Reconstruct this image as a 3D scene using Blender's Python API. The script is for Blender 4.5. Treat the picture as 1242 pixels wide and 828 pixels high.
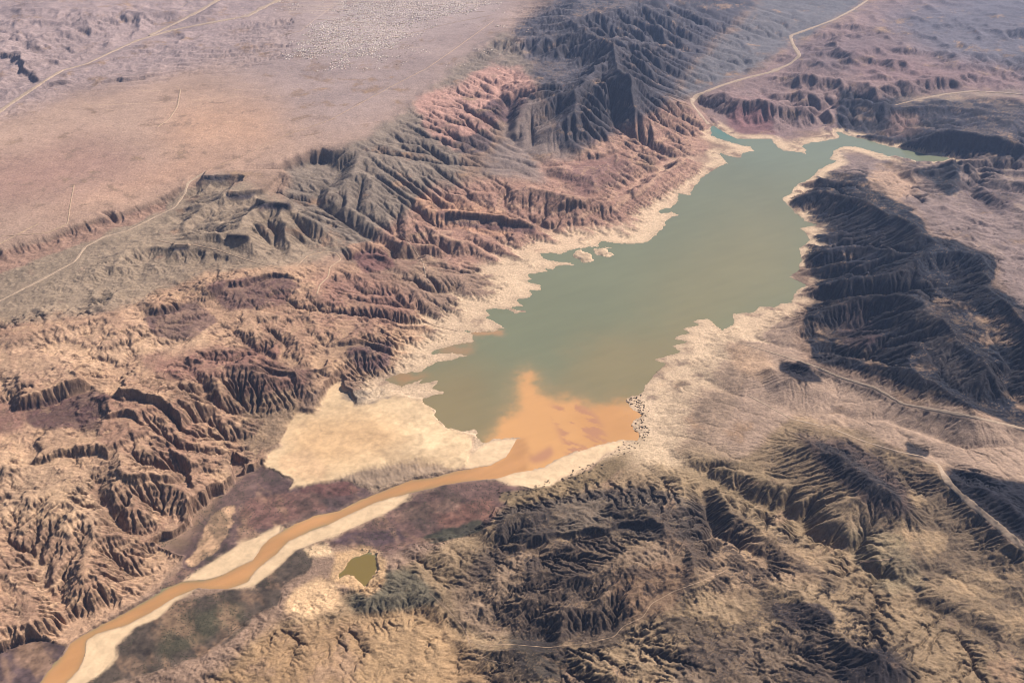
import bpy, math, time, heapq
import numpy as np
T0 = time.time()
def log(*a): print('[%.1fs]' % (time.time() - T0), *a)

for o in list(bpy.data.objects): bpy.data.objects.remove(o)
scene = bpy.context.scene
col = scene.collection

# ------------------------------------------------------------------ camera
CAM_H = 6000.0
PITCH = math.radians(30.0)          # below the horizon
HFOV = math.radians(55.0)
cam_d = bpy.data.cameras.new('camera')
cam = bpy.data.objects.new('camera', cam_d); col.objects.link(cam)
cam.location = (0, 0, CAM_H)
cam.rotation_euler = (math.radians(90) - PITCH, 0, 0)
cam_d.sensor_fit = 'HORIZONTAL'
cam_d.angle = HFOV
cam_d.clip_start = 10.0
cam_d.clip_end = 200000.0
scene.camera = cam

# ------------------------------------------------------------------ sky, sun, exposure
SUN_EL = math.radians(40.0)
SUN_AZ = math.radians(48.0)         # towards +X from +Y (behind and to the right of the view)
world = bpy.data.worlds.new('World'); scene.world = world
world.use_nodes = True
wn = world.node_tree.nodes; wl = world.node_tree.links
bgn = wn.get('Background') or wn.new('ShaderNodeBackground')
sky = wn.new('ShaderNodeTexSky'); sky.sky_type = 'NISHITA'; sky.sun_disc = False
sky.sun_elevation = SUN_EL; sky.sun_rotation = SUN_AZ
sky.altitude = 1500; sky.air_density = 1.0; sky.dust_density = 0.7
wl.new(sky.outputs[0], bgn.inputs['Color']); bgn.inputs['Strength'].default_value = 0.05
sun_d = bpy.data.lights.new('sun', 'SUN'); sun_d.energy = 5.0; sun_d.angle = math.radians(0.53)
sun_d.color = (1.0, 0.965, 0.915)
sun = bpy.data.objects.new('sun', sun_d); col.objects.link(sun)
sun.location = (8000, 20000, 9000)
sun.rotation_euler = (math.radians(90) - SUN_EL, 0, math.pi - SUN_AZ)
scene.view_settings.view_transform = 'Standard'
scene.view_settings.look = 'None'
scene.view_settings.exposure = 0.62
scene.view_settings.gamma = 1.0
scene.render.engine = 'CYCLES'
scene.cycles.max_bounces = 5
scene.cycles.filter_width = 0.95
scene.cycles.volume_bounces = 1

# ------------------------------------------------------------------ pixel <-> ground
F = 621.0 / math.tan(HFOV / 2)
cp, sp = math.cos(PITCH), math.sin(PITCH)
def ray(u, v):
    a = (np.asarray(u, float) - 621) / F; b = -(np.asarray(v, float) - 414) / F
    return np.stack([a, b * sp + cp, b * cp - sp], -1)
def ground(u, v, z=0.0):
    """the point at height z that pixel (u, v) of the photograph looks at"""
    d = ray(u, v); t = (np.asarray(z, float) - CAM_H) / d[..., 2]
    return d[..., 0] * t, d[..., 1] * t
def project(x, y, z):
    zz = z - CAM_H
    dep = y * cp - zz * sp; up = y * sp + zz * cp
    dep = np.maximum(dep, 1.0)
    return 621 + F * x / dep, 414 - F * up / dep
def G(pts, z=0.0):
    p = np.array(pts, float); x, y = ground(p[:, 0], p[:, 1], p[:, 2] if p.shape[1] > 2 else z)
    return np.stack([x, y], 1)

# ------------------------------------------------------------------ noise
RNG = np.random.RandomState(7)
_TAB = RNG.rand(256, 256).astype(np.float32) * 2 - 1
def vnoise(x, y):
    xi = np.floor(x); yi = np.floor(y)
    fx = (x - xi).astype(np.float32); fy = (y - yi).astype(np.float32)
    xi = xi.astype(np.int32); yi = yi.astype(np.int32)
    fx = fx * fx * fx * (fx * (fx * 6 - 15) + 10); fy = fy * fy * fy * (fy * (fy * 6 - 15) + 10)
    x0 = xi & 255; x1 = (xi + 1) & 255; y0 = yi & 255; y1 = (yi + 1) & 255
    a = _TAB[y0, x0]; b = _TAB[y0, x1]; c = _TAB[y1, x0]; d = _TAB[y1, x1]
    a = a + (b - a) * fx; c = c + (d - c) * fx
    return a + (c - a) * fy
def fbm(x, y, scale, octv=5, gain=0.5, seed=0, ridged=False):
    s = 0; amp = 1.0; tot = 0; f = 1.0 / scale
    ca, sa = 0.8, 0.6
    x = x + seed * 913.7; y = y - seed * 571.3
    for i in range(octv):
        n = vnoise(x * f + 17.3 * i + seed, y * f + 5.1 * i - seed)
        if ridged: n = 1 - 2 * np.abs(n)
        s = s + amp * n; tot += amp
        amp *= gain; f *= 2.03
        x, y = x * ca - y * sa, x * sa + y * ca
    return s / tot
def sstep(a, b, x):
    t = np.clip((x - a) / (b - a), 0, 1); return t * t * (3 - 2 * t)

# ------------------------------------------------------------------ outlines traced as ground positions
LAKE = [(560,524),(577,521),(576,530),(588,539),(599,534),(628,532),(628,540),(618,560),(606,572),(600,580),
 (624,573),(661,567),(680,555),(722,541),(755,533),(774,534),(774,525),(764,515),(779,505),(762,491),(759,483),(779,478),
 (784,468),(793,457),(800,449),(812,440),(793,436),(829,427),(813,420),(833,415),(817,411),(825,407),(836,404),(827,399),
 (847,394),(838,389),(858,386),(868,393),(876,401),(889,393),(889,381),(912,379),(921,372),(939,373),(952,368),(962,367),
 (965,354),(978,346),(957,336),(969,327),(973,307),(969,301),(983,292),(980,285),(972,277),(991,273),(977,268),(966,260),
 (949,241),(959,235),(967,224),(983,217),(993,206),(1000,203),(1014,196),(1005,193),(1010,188),(1011,183),(1024,177),
 (1039,178),(1053,182),(1071,186),(1076,190),(1090,190),(1119,197),(1145,195),(1155,192),(1126,188),(1105,182),(1080,178),
 (1064,174),(1048,168),(1029,165),(1014,159),(1019,167),(1014,169),(990,173),(982,173),(972,177),(977,181),(977,187),
 (966,184),(949,183),(943,178),(937,173),(935,169),(917,169),(896,169),(885,165),(879,161),(872,156),(863,151),(860,156),
 (864,165),(880,171),(896,175),(911,178),(916,183),(901,186),(901,191),(896,192),(883,190),(874,186),(879,193),(884,198),
 (870,203),(863,207),(849,218),(839,230),(838,238),(823,235),(822,244),(813,252),(800,255),(800,259),(815,257),(823,260),
 (809,267),(808,273),(799,281),(795,287),(781,295),(765,297),(749,295),(726,292),(726,300),(714,299),(699,301),(691,303),
 (680,309),(667,307),(657,308),(659,314),(672,317),(686,318),(695,321),(673,323),(670,326),(657,324),(662,329),(640,333),
 (644,339),(636,340),(655,346),(656,352),(640,351),(646,355),(643,362),(623,363),(636,371),(620,373),(640,378),(623,381),(616,375),
 (600,374),(589,376),(598,383),(590,385),(611,394),(612,398),(594,403),(573,403),(557,399),(575,406),(573,415),(545,420),
 (529,424),(526,429),(550,428),(565,431),(547,436),(531,439),(516,447),(508,451),(484,453),(465,460),(487,470),(520,456),
 (505,466),(530,461),(528,470),(542,475),(511,484),(516,489),(524,497),(530,510),(540,519),(556,527)]
ISLET = [[(694,311),(702,305),(715,309),(719,315),(709,318),(700,314)],[(722,305),(731,301),(743,308),(736,309),(727,309)]]
RIVER = [(628,532),(614,554),(595,564),(574,568),(553,571),(525,579),(500,581),(477,590),(452,600),(433,608),(411,619),
 (381,625),(357,635),(340,646),(327,653),(317,663),(307,679),(285,689),(269,697),(249,703),(220,705),(204,712),(172,731),
 (123,758),(97,772),(84,780),(75,798),(57,814),(44,834),(10,880),(30,900),(62,860),(81,827),(96,811),(103,795),(105,777),(117,769),
 (154,758),(184,742),(212,724),(240,713),(274,715),(301,705),(312,690),(335,672),(350,656),(379,643),(396,637),(420,625),
 (457,609),(497,598),(541,588),(574,583),(600,580),(640,572),(640,534)]
BARS = [
 [(117,769),(154,758),(184,742),(212,724),(240,713),(213,729),(191,750),(165,759),(141,782),(139,798),(123,816),(105,828),(80,850),(60,858),(81,827),(96,811),(103,795),(105,777)],
 [(220,705),(240,692),(259,679),(278,668),(295,656),(330,642),(342,636),(340,646),(327,653),(317,663),(307,679),(285,689),(269,697),(249,703)],
 [(274,715),(301,705),(312,690),(335,672),(350,656),(379,643),(396,637),(420,625),(457,609),(497,598),(496,602),(477,617),(444,633),(409,648),(377,660),(358,668),(327,697),(308,710)],
 [(600,581),(624,573),(661,567),(680,555),(722,541),(755,533),(758,539),(745,547),(734,550),(726,559),(697,573),(680,581),(668,590),(645,592),(616,586)],
 [(628,532),(599,534),(588,539),(572,550),(567,558),(564,568),(574,568),(595,564),(614,554)]]
POND = [(422,678),(445,671),(455,673),(459,681),(461,689),(451,700),(448,712),(442,710),(429,702),(416,699),(406,704),(410,697),(416,691)]
MUD = [(359,500),(337,541),(322,553),(322,565),(343,576),(357,582),(349,595),(378,586),(406,582),(436,585),(455,592),(478,584),(500,576),(525,573),(552,569),(566,566),(570,552),(575,540),
 (576,530),(561,526),(540,519),(530,510),(524,497),(513,487),(501,484),(478,479),(458,485),(433,494),(413,461),(398,471),(388,487),(382,502),(372,502)]
FLOOD_L = [(322,562),(343,576),(357,582),(349,595),(378,586),(406,582),(436,586),(452,600),(433,608),(411,619),(381,625),(342,636),(310,652),(290,660),(255,682),(225,703),(200,714),(178,724),(205,702),(222,690),(222,676),
 (205,668),(182,662),(212,652),(230,638),(228,628),(240,618),(262,604),(284,585),(278,566),(284,556),(296,560),(300,575),(305,572)]
FLOOD_R = [(497,601),(541,588),(574,583),(600,581),(645,593),(625,607),(602,618),(590,638),(560,650),(520,658),(480,670),(461,674),(440,669),(420,660),(380,662),(413,648),(444,635),(477,617)]
FLOOD_B = [(213,729),(270,717),(305,712),(335,690),(358,668),(380,662),(372,690),(345,705),(335,735),(310,745),(270,780),(240,800),(190,815),(130,830),(60,870),(105,828),(139,798),(141,782),(165,759),(191,750)]
FLOOD_C = [(0,790),(40,775),(80,783),(75,798),(57,814),(44,834),(20,880),(-60,890),(-60,800)]
lake_w = G(LAKE); river_w = G(RIVER)

# ------------------------------------------------------------------ rasters over the photograph's frame (1 px cells, margin 90)
MG = 90; RW, RH = 1242 + 2 * MG, 828 + 2 * MG
_ry, _rx = np.mgrid[0:RH, 0:RW]
_rx = (_rx - MG).astype(np.float32); _ry = (_ry - MG).astype(np.float32)
def poly_mask(poly, X, Y):
    inside = np.zeros(X.shape, bool); n = len(poly)
    for i in range(n):
        x1, y1 = poly[i][:2]; x2, y2 = poly[(i + 1) % n][:2]
        if y1 == y2: continue
        c = ((Y < y1) != (Y < y2)); c &= X < (x2 - x1) * (Y - y1) / (y2 - y1) + x1
        inside ^= c
    return inside
def rast(poly):
    p = np.array(poly, float)[:, :2]
    x0 = max(int(p[:, 0].min()) - 2 + MG, 0); x1 = min(int(p[:, 0].max()) + 3 + MG, RW)
    y0 = max(int(p[:, 1].min()) - 2 + MG, 0); y1 = min(int(p[:, 1].max()) + 3 + MG, RH)
    m = np.zeros((RH, RW), np.float32)
    if x1 > x0 and y1 > y0:
        sub = 0
        for ox, oy in ((-.25, -.25), (.25, -.25), (-.25, .25), (.25, .25)):
            sub = sub + poly_mask(p, _rx[y0:y1, x0:x1] + ox, _ry[y0:y1, x0:x1] + oy)
        m[y0:y1, x0:x1] = sub / 4.0
    return m
def blur(m, r):
    r = int(round(r))
    if r < 1: return m
    for _ in range(2):
        for ax in (0, 1):
            c = np.cumsum(np.pad(m, [(r + 1, r) if a == ax else (0, 0) for a in (0, 1)], mode='edge'), axis=ax, dtype=np.float64)
            k = 2 * r + 1
            m = ((c[k:] - c[:-k]) if ax == 0 else (c[:, k:] - c[:, :-k])) / k
    return m.astype(np.float32)
def rlook(m, u, v):
    """bilinear lookup of a raster at photo pixels"""
    x = np.clip(u + MG, 0, RW - 1.001); y = np.clip(v + MG, 0, RH - 1.001)
    xi = x.astype(np.int32); yi = y.astype(np.int32); fx = (x - xi).astype(np.float32); fy = (y - yi).astype(np.float32)
    if m.ndim == 3: fx = fx[..., None]; fy = fy[..., None]
    return (m[yi, xi] * (1 - fx) + m[yi, xi + 1] * fx) * (1 - fy) + (m[yi + 1, xi] * (1 - fx) + m[yi + 1, xi + 1] * fx) * fy
def seg_dist(X, Y, pts, closed=False, want_t=False):
    best = np.full(X.shape, 1e12, np.float32); bt = np.zeros(X.shape, np.float32)
    n = len(pts)
    for i in range(n if closed else n - 1):
        ax, ay = pts[i][:2]; bx, by = pts[(i + 1) % n][:2]
        dx, dy = bx - ax, by - ay; L = dx * dx + dy * dy + 1e-9
        t = np.clip(((X - ax) * dx + (Y - ay) * dy) / L, 0, 1)
        d = (X - ax - t * dx) ** 2 + (Y - ay - t * dy) ** 2
        if want_t:
            k = d < best; bt = np.where(k, i + t, bt)
        best = np.minimum(best, d)
    best = np.sqrt(best)
    return (best, bt) if want_t else best

# ------------------------------------------------------------------ the lie of the land: (pixel x, pixel y, height in metres)
CTRL = [
 # mesa plain, town
 (0,165,460),(0,200,480),(100,200,500),(200,150,520),(300,150,560),(400,120,590),(450,90,620),(300,190,560),(200,220,530),(100,250,500),(0,280,480),
 (400,40,640),(500,40,650),(600,5,720),(330,80,560),(230,110,500),(250,60,480),(300,40,500),
 # upper left washes and hills
 (0,140,330),(60,97,350),(150,65,400),(200,42,430),(350,0,540),(0,20,620),(100,20,620),(200,8,600),(50,50,520),(20,75,480),(0,110,440),(110,95,410),(-150,150,420),(-150,50,560),
 # escarpment crest and its foot
 (345,206,590),(420,179,650),(460,163,660),(500,130,680),(540,95,700),(560,72,730),(620,35,830),
 (480,300,190),(420,300,260),(560,255,190),(600,290,90),(640,240,180),(700,225,200),(520,225,380),(440,235,420),(480,200,540),
 (600,190,310),(640,180,280),(560,150,520),(600,120,520),(560,190,400),(650,80,560),(690,125,640),(680,200,240),
 (690,30,860),(740,55,900),(760,95,760),(740,150,420),(800,20,820),(860,0,760),(850,50,480),(800,90,380),(900,60,330),(830,118,160),(905,95,210),(965,55,290),(1060,0,430),(780,140,230),(820,150,110),
 # upper right
 (1000,60,420),(1100,30,470),(1200,20,520),(1242,60,500),(1100,95,320),(1180,113,290),(1242,110,320),(1060,118,210),(1000,110,230),(940,120,170),(940,150,60),(1000,145,90),
 (1100,130,220),(1180,145,260),(1242,160,260),(1140,165,200),(1100,160,120),(1360,100,420),(1360,200,300),
 # right bank
 (1060,205,60),(1120,222,90),(1180,225,130),(1242,240,190),(1242,300,210),(1200,265,190),(1150,262,210),(1360,330,300),
 (1000,225,190),(1040,232,240),(1100,268,330),(1150,290,340),(1195,312,400),(1050,300,230),(1000,325,150),(1090,330,330),(1180,350,400),(1242,395,470),(1130,400,380),(1050,390,250),(1000,395,170),(1150,450,320),(1230,495,330),(1080,440,240),
 (985,285,60),(985,340,50),
 (890,420,50),(930,400,45),(960,440,100),(1000,462,130),(1100,498,170),(1242,535,250),(900,500,80),(850,470,35),(830,520,40),(1000,530,150),(1100,555,200),(1242,640,290),(1360,560,320),
 # lower right hills
 (1040,560,260),(1090,600,280),(1200,590,400),(1242,600,430),(1150,620,230),(1000,640,250),(940,600,190),(870,570,110),(800,570,50),(760,590,80),(700,612,120),(800,635,260),(850,680,280),(650,640,140),
 (640,700,190),(740,700,300),(700,765,150),(600,765,110),(530,760,110),(560,700,140),(480,725,60),(430,790,100),(560,815,150),(700,815,210),(850,760,260),(850,825,320),(1000,720,260),(1070,800,430),(990,825,400),
 (1150,760,290),(1242,780,330),(1150,690,280),(1242,700,330),(920,740,220),(1080,680,240),(1100,880,400),(700,900,280),(1360,800,380),(400,900,180),
 (300,790,85),(250,830,80),(340,745,25),(400,740,50),(360,720,22),
 # lower left badlands
 (0,765,110),(60,742,120),(120,714,125),(160,698,95),(0,700,170),(60,690,140),(100,650,210),(150,625,230),(50,615,250),(205,645,90),(220,600,180),(170,580,270),(260,565,150),
 (0,560,330),(100,565,300),(40,500,370),(180,490,390),(215,510,330),(240,535,220),(120,480,380),(300,535,90),(330,500,75),(350,470,130),(300,450,290),(230,430,340),(150,440,350),(100,400,420),(0,430,420),
 (40,400,430),(130,375,430),(200,365,430),(250,345,410),(300,345,410),(350,333,380),(310,390,300),(380,400,240),(400,450,140),(430,420,190),(455,425,160),(470,395,140),(430,375,210),(500,370,110),(540,330,120),(560,375,40),(470,330,210),(440,310,260),
 (0,340,280),(60,330,260),(120,345,280),(200,335,270),(0,365,250),(100,310,270),(150,285,300),(215,245,370),(250,212,450),(260,335,280),(330,325,280),(-150,700,150),(-150,560,330),(-150,430,420),(-150,350,280),(-100,860,100),
]
CTRL = np.array(CTRL, float)
cx, cy = ground(CTRL[:, 0], CTRL[:, 1], CTRL[:, 2]); cz = CTRL[:, 2]
far = np.array([(-30000, 45000, 800), (0, 45000, 900), (30000, 45000, 700), (-30000, 70000, 900), (0, 75000, 900), (40000, 70000, 900), (-30000, 20000, 600), (30000, 25000, 500), (-12000, 5000, 300), (12000, 6000, 450), (0, 2000, 250), (-8000, 1500, 250), (8000, 1500, 400)], float)
cx = np.r_[cx, far[:, 0]]; cy = np.r_[cy, far[:, 1]]; cz = np.r_[cz, far[:, 2]]
# lake bed and river bed pulled to zero
sh = np.r_[lake_w[::3], river_w[::3]]
cx = np.r_[cx, sh[:, 0]]; cy = np.r_[cy, sh[:, 1]]; cz = np.r_[cz, np.zeros(len(sh))]
D = np.hypot(cx[:, None] - cx[None], cy[:, None] - cy[None])
n = len(cx)
Amat = np.zeros((n + 3, n + 3)); Amat[:n, :n] = -D - np.eye(n) * 30.0
Amat[:n, n] = 1; Amat[:n, n + 1] = cx / 1e4; Amat[:n, n + 2] = cy / 1e4; Amat[n:, :n] = Amat[:n, n:].T
wts = np.linalg.solve(Amat, np.r_[cz, 0, 0, 0])
def rbf(X, Y):
    out = wts[n] + wts[n + 1] * X / 1e4 + wts[n + 2] * Y / 1e4
    for i in range(n): out = out - wts[i] * np.sqrt((X - cx[i]) ** 2 + (Y - cy[i]) ** 2)
    return out
# crests: polylines of (pixel x, pixel y, height), flank gradient
CRESTS = [
 ([(345,205,600),(420,177,665),(460,162,680),(500,129,700),(540,94,720),(560,70,750),(620,33,840)], .38),
 ([(620,33,900),(690,28,1010),(735,50,1060),(762,92,860),(770,130,580)], .46),
 ([(690,28,1010),(760,12,980),(820,-5,840),(880,-20,820)], .45),
 ([(735,50,1060),(705,100,820),(690,140,700),(725,172,360)], .48),
 ([(700,60,760),(640,60,700),(600,95,600),(570,130,590),(540,150,540)], .42),
 ([(590,120,620),(640,130,470),(655,140,420)], .5),
 ([(560,150,560),(540,185,470),(600,192,330)], .4),
 # triangular mesa hills
 ([(322,246,590),(300,262,470),(285,275,430)], .42),([(335,246,590),(350,280,430),(352,308,320)], .40),([(345,246,585),(385,270,430),(420,300,270)], .32),([(330,238,590),(345,206,600)], .34),
 ([(287,284,520),(262,300,400),(250,315,330)], .42),([(292,284,520),(315,305,390),(338,322,300)], .36),([(287,280,520),(318,246,580)], .36),
 ([(216,297,450),(195,312,360),(185,330,290)], .42),([(222,297,450),(250,315,350),(272,332,290)], .36),([(225,294,450),(280,284,500)], .34),
 ([(150,312,390),(180,300,420),(212,297,440)], .38),([(90,345,330),(130,330,370),(160,312,390)], .38),([(150,312,390),(140,340,300)], .38),
 ([(262,240,480),(240,262,400),(220,275,350)], .36),([(380,250,520),(400,275,380)], .36),
 # dark cliffs, lower left
 ([(250,350,430),(290,345,440),(340,333,430),(362,340,370)], .6),
 ([(180,385,450),(230,372,440),(262,372,380)], .6),
 ([(60,405,450),(130,385,450),(180,400,420)], .5),
 ([(30,495,420),(110,478,430),(180,488,440),(205,505,400)], .75),
 ([(270,440,360),(320,450,330),(370,452,260)], .6),
 ([(420,425,230),(450,420,240),(475,432,170)], .65),
 ([(0,768,125),(60,742,135),(120,714,140),(165,697,105)], .9),
 ([(150,570,330),(200,575,300),(228,590,240)], .7),
 ([(0,560,380),(60,555,360),(100,570,330)], .6),
 ([(30,640,260),(90,630,270),(140,640,230)], .5),
 # pink hills by the lake
 ([(530,255,300),(600,262,250),(650,270,170)], .5),
 ([(500,250,330),(580,230,300),(640,240,230)], .42),
 ([(670,200,320),(720,215,330),(760,190,300),(745,165,330)], .5),
 ([(760,240,180),(800,215,200),(830,190,210)], .4),([(820,150,230),(860,140,160)], .4),
 ([(640,225,330),(700,240,290),(745,245,190)], .45),
 # upper right
 ([(1030,120,300),(1080,128,330),(1150,128,340),(1242,140,340)], .4),
 ([(1110,165,330),(1150,160,340),(1200,168,330),(1250,178,330)], .6),
 ([(880,110,300),(930,128,250),(990,135,190)], .35),
 ([(1020,160,140),(1060,160,150),(1090,168,130)], .5),
 ([(1110,205,190),(1165,194,260),(1166,225,230)], .7),
 ([(980,90,420),(1060,100,430),(1140,95,440)], .3),([(1000,60,520),(1100,75,500),(1200,80,470)], .25),
 # dark volcanic hills
 ([(962,236,192),(1000,226,332),(1050,236,422),(1110,262,512),(1120,280,486)], .55),
 ([(1000,210,243),(1050,212,243)], .58),
 ([(1000,300,243),(1050,290,332),(1090,300,422)], .5),
 ([(1020,330,320),(1080,322,486),(1150,300,550),(1205,312,576),(1195,345,550)], .58),
 ([(985,380,294),(1040,352,422),(1100,350,537),(1150,395,576),(1200,440,537)], .58),
 ([(1195,345,576),(1242,382,665),(1300,420,691)], .58),
 ([(1100,350,537),(1110,410,448),(1100,450,358)], .58),
 ([(1000,430,294),(1060,435,384),(1130,460,422),(1200,490,460)], .58),
 ([(948,438,256),(972,445,320),(1000,460,243)], .6),
 # hills lower right
 ([(985,530,336),(1030,548,444),(1070,580,480),(1100,605,420)], .46),
 ([(1098,538,300),(1124,550,295)], .55),
 ([(1160,575,456),(1210,590,535),(1250,620,558),(1320,660,547)], .5),
 ([(600,630,195),(680,605,206),(740,600,226),(790,612,288),(825,640,339)], .5),
 ([(825,640,339),(780,660,339),(720,690,339),(640,690,247),(600,700,206)], .5),
 ([(825,640,339),(860,680,361),(840,720,309)], .46),
 ([(620,720,226),(680,735,258),(740,730,278)], .46),
 ([(900,615,267),(960,655,309),(990,690,288)], .35),
 ([(860,690,339),(900,660,309)], .5),
 ([(960,715,319),(1000,740,375),(1030,760,375)], .46),
 ([(840,775,339),(900,760,330),(960,770,381),(1020,775,478),(1070,795,547),(1100,815,524)], .5),
 ([(850,820,412),(900,800,391)], .5),
 ([(620,790,226),(660,800,267),(680,830,267)], .5),
 ([(455,690,72),(490,700,112),(540,720,154)], .5),
 ([(430,730,92),(470,720,103)], .5),
]
# spurs running down from the escarpment rim and the far range
_sr = np.random.RandomState(11)
def spurs(line, every, du, dv, drop, sl):
    p = np.array(line, float); sg = np.r_[0, np.cumsum(np.hypot(*np.diff(p[:, :2], axis=0).T))]
    for s_ in np.arange(every * .4, sg[-1], every):
        s_ += _sr.uniform(-.3, .3) * every
        u, v, z = (np.interp(s_, sg, p[:, k]) for k in range(3)); f = _sr.uniform(.65, 1.15)
        q = _sr.uniform(-.12, .12)
        CRESTS.append(([(u, v, z - 15), (u + du * f * .4, v + dv * f * (.4 + q), z - drop * f * .42), (u + du * f, v + dv * f, z - drop * f)], sl))
spurs([(345,207,590),(420,179,650),(460,164,665),(500,132,680),(540,98,700)], 15, 62, 72, 330, .42)
spurs([(545,95,700),(560,72,735),(620,35,880)], 14, 34, 36, 250, .42)
spurs([(640,32,930),(690,28,1000),(735,50,1050),(762,92,850)], 13, 34, 42, 420, .5)
spurs([(735,52,1040),(705,100,810),(690,140,690)], 14, -26, 26, 330, .5)
spurs([(735,52,1040),(705,100,810),(690,140,690)], 13, 40, 26, 330, .5)
spurs([(700,28,1000),(760,12,970),(820,-5,840)], 14, 40, 34, 350, .5)
# flat-topped mesas: outline in pixels, top height, cliff height
MESAS = [
 ([(312,243),(322,246),(350,250),(352,244),(340,236),(318,238)], 600, 85),
 ([(275,286),(300,287),(301,279),(283,280)], 530, 80),
 ([(208,299),(229,298),(228,293),(212,293)], 458, 55),
 ([(276,234),(300,232),(318,230),(345,206),(250,207),(246,214),(290,212),(296,214),(294,220),(284,222)], 548, 45),
]
# edge of the mesa plain (south-west rim)
RIM = [(-200,345,478),(0,303,485),(60,286,490),(130,263,500),(205,240,515),(250,212,530),(345,206,590)]

# cliff lines facing the near side: (pixel x, pixel y, height), drop, width of the face
CLIFFS = [
 ([(20,497,400),(55,484,410),(85,474,415),(112,466,420)], 125, 62), ([(138,484,410),(170,479,420),(206,490,410),(216,505,370)], 94, 62), ([(120,520,330),(150,512,340),(180,520,330)], 62, 51),
 ([(176,386,420),(206,372,430),(236,362,430)], 63, 62),
 ([(250,360,420),(277,344,425),(304,341,425),(331,332,420),(368,336,390)], 66, 62),
 ([(285,448,310),(331,442,310),(356,464,260)], 59, 56), ([(205,440,345),(256,438,335)], 41, 51), ([(370,444,240),(398,450,200)], 35, 41),
 ([(146,588,290),(176,577,290),(203,580,270),(222,568,250),(236,598,190)], 59, 51), ([(25,556,330),(60,560,330),(112,556,320),(130,566,300)], 52, 51),
 ([(-60,800,110),(0,772,115),(34,769,118),(81,744,125),(112,724,125),(166,706,100)], 52, 113),
 ([(-30,62,520),(10,72,480),(30,92,430),(48,108,390)], 76, 92), ([(28,118,360),(60,108,390),(96,102,410)], 63, 82), ([(100,103,430),(160,96,440),(215,90,450)], 56, 82), ([(150,66,420),(198,62,440)], 48, 82), ([(70,52,500),(102,72,440)], 56, 82),
 ([(1105,170,300),(1150,164,320),(1200,172,320),(1260,184,310)], 106, 124), ([(1105,208,190),(1140,198,230),(1167,192,250),(1172,215,220)], 76, 92),
 ([(525,256,290),(560,261,270),(600,262,240),(655,274,160)], 59, 72), ([(430,322,240),(455,312,250),(480,316,210)], 37, 51), ([(415,414,200),(440,411,210),(458,417,190),(488,420,130)], 41, 45),
 ([(600,125,540),(630,118,520),(655,132,460)], 56, 92), ([(545,188,430),(580,175,400)], 48, 82), ([(690,195,270),(730,190,290),(765,182,270)], 56, 82), ([(660,250,230),(720,250,220),(760,225,220)], 48, 62),
 ([(600,668,220),(680,650,240),(760,640,270),(820,648,300)], 48, 62), ([(660,786,190),(700,790,190)], 28, 41),
]
def upsample(h, shape):
    ny, nx = shape; my, mx = h.shape
    yy = np.linspace(0, my - 1, ny); xx = np.linspace(0, mx - 1, nx)
    yi = np.clip(yy.astype(int), 0, my - 2); xi = np.clip(xx.astype(int), 0, mx - 2)
    fy = (yy - yi)[:, None].astype(np.float32); fx = (xx - xi)[None].astype(np.float32)
    r = h[yi] * (1 - fy) + h[yi + 1] * fy
    return r[:, xi] * (1 - fx) + r[:, xi + 1] * fx
class Grid:
    def __init__(s, x0, x1, y0, y1, dx):
        s.x0, s.y0, s.dx = x0, y0, dx
        s.nx = int((x1 - x0) / dx) + 1; s.ny = int((y1 - y0) / dx) + 1
        s.x1 = x0 + (s.nx - 1) * dx; s.y1 = y0 + (s.ny - 1) * dx
    def xy(s):
        return np.meshgrid(np.linspace(s.x0, s.x1, s.nx, dtype=np.float32), np.linspace(s.y0, s.y1, s.ny, dtype=np.float32))
    def sample(s, h, x, y, cubic=False):
        gx = np.clip((x - s.x0) / s.dx, 0, s.nx - 1.001); gy = np.clip((y - s.y0) / s.dx, 0, s.ny - 1.001)
        xi = gx.astype(np.int32); yi = gy.astype(np.int32); fx = (gx - xi).astype(np.float32); fy = (gy - yi).astype(np.float32)
        if not cubic:
            return (h[yi, xi] * (1 - fx) + h[yi, xi + 1] * fx) * (1 - fy) + (h[yi + 1, xi] * (1 - fx) + h[yi + 1, xi + 1] * fx) * fy
        def w(f): return (-.5 * f + f * f - .5 * f ** 3, 1 - 2.5 * f * f + 1.5 * f ** 3, .5 * f + 2 * f * f - 1.5 * f ** 3, -.5 * f * f + .5 * f ** 3)
        wx, wy = w(fx), w(fy); out = 0
        xs = [np.clip(xi + k, 0, s.nx - 1) for k in (-1, 0, 1, 2)]
        for j, k in enumerate((-1, 0, 1, 2)):
            yk = np.clip(yi + k, 0, s.ny - 1); r = 0
            for a in range(4): r = r + wx[a] * h[yk, xs[a]]
            out = out + wy[j] * r
        return out

def fill_pits(h, eps=0.02):
    ny, nx = h.shape; hf = h.ravel().tolist(); done = bytearray(ny * nx); heap = []
    for i in range(ny * nx):
        y, x = divmod(i, nx)
        if x == 0 or y == 0 or x == nx - 1 or y == ny - 1 or hf[i] < -1.0:
            heap.append((hf[i], i)); done[i] = 1
    heapq.heapify(heap); pop = heapq.heappop; push = heapq.heappush
    while heap:
        z, i = pop(heap); y, x = divmod(i, nx)
        for j, ok in ((i - 1, x > 0), (i + 1, x < nx - 1), (i - nx, y > 0), (i + nx, y < ny - 1)):
            if ok and not done[j]:
                done[j] = 1
                if hf[j] < z + eps: hf[j] = z + eps
                push(heap, (hf[j], j))
    return np.array(hf, np.float32).reshape(ny, nx)

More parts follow.
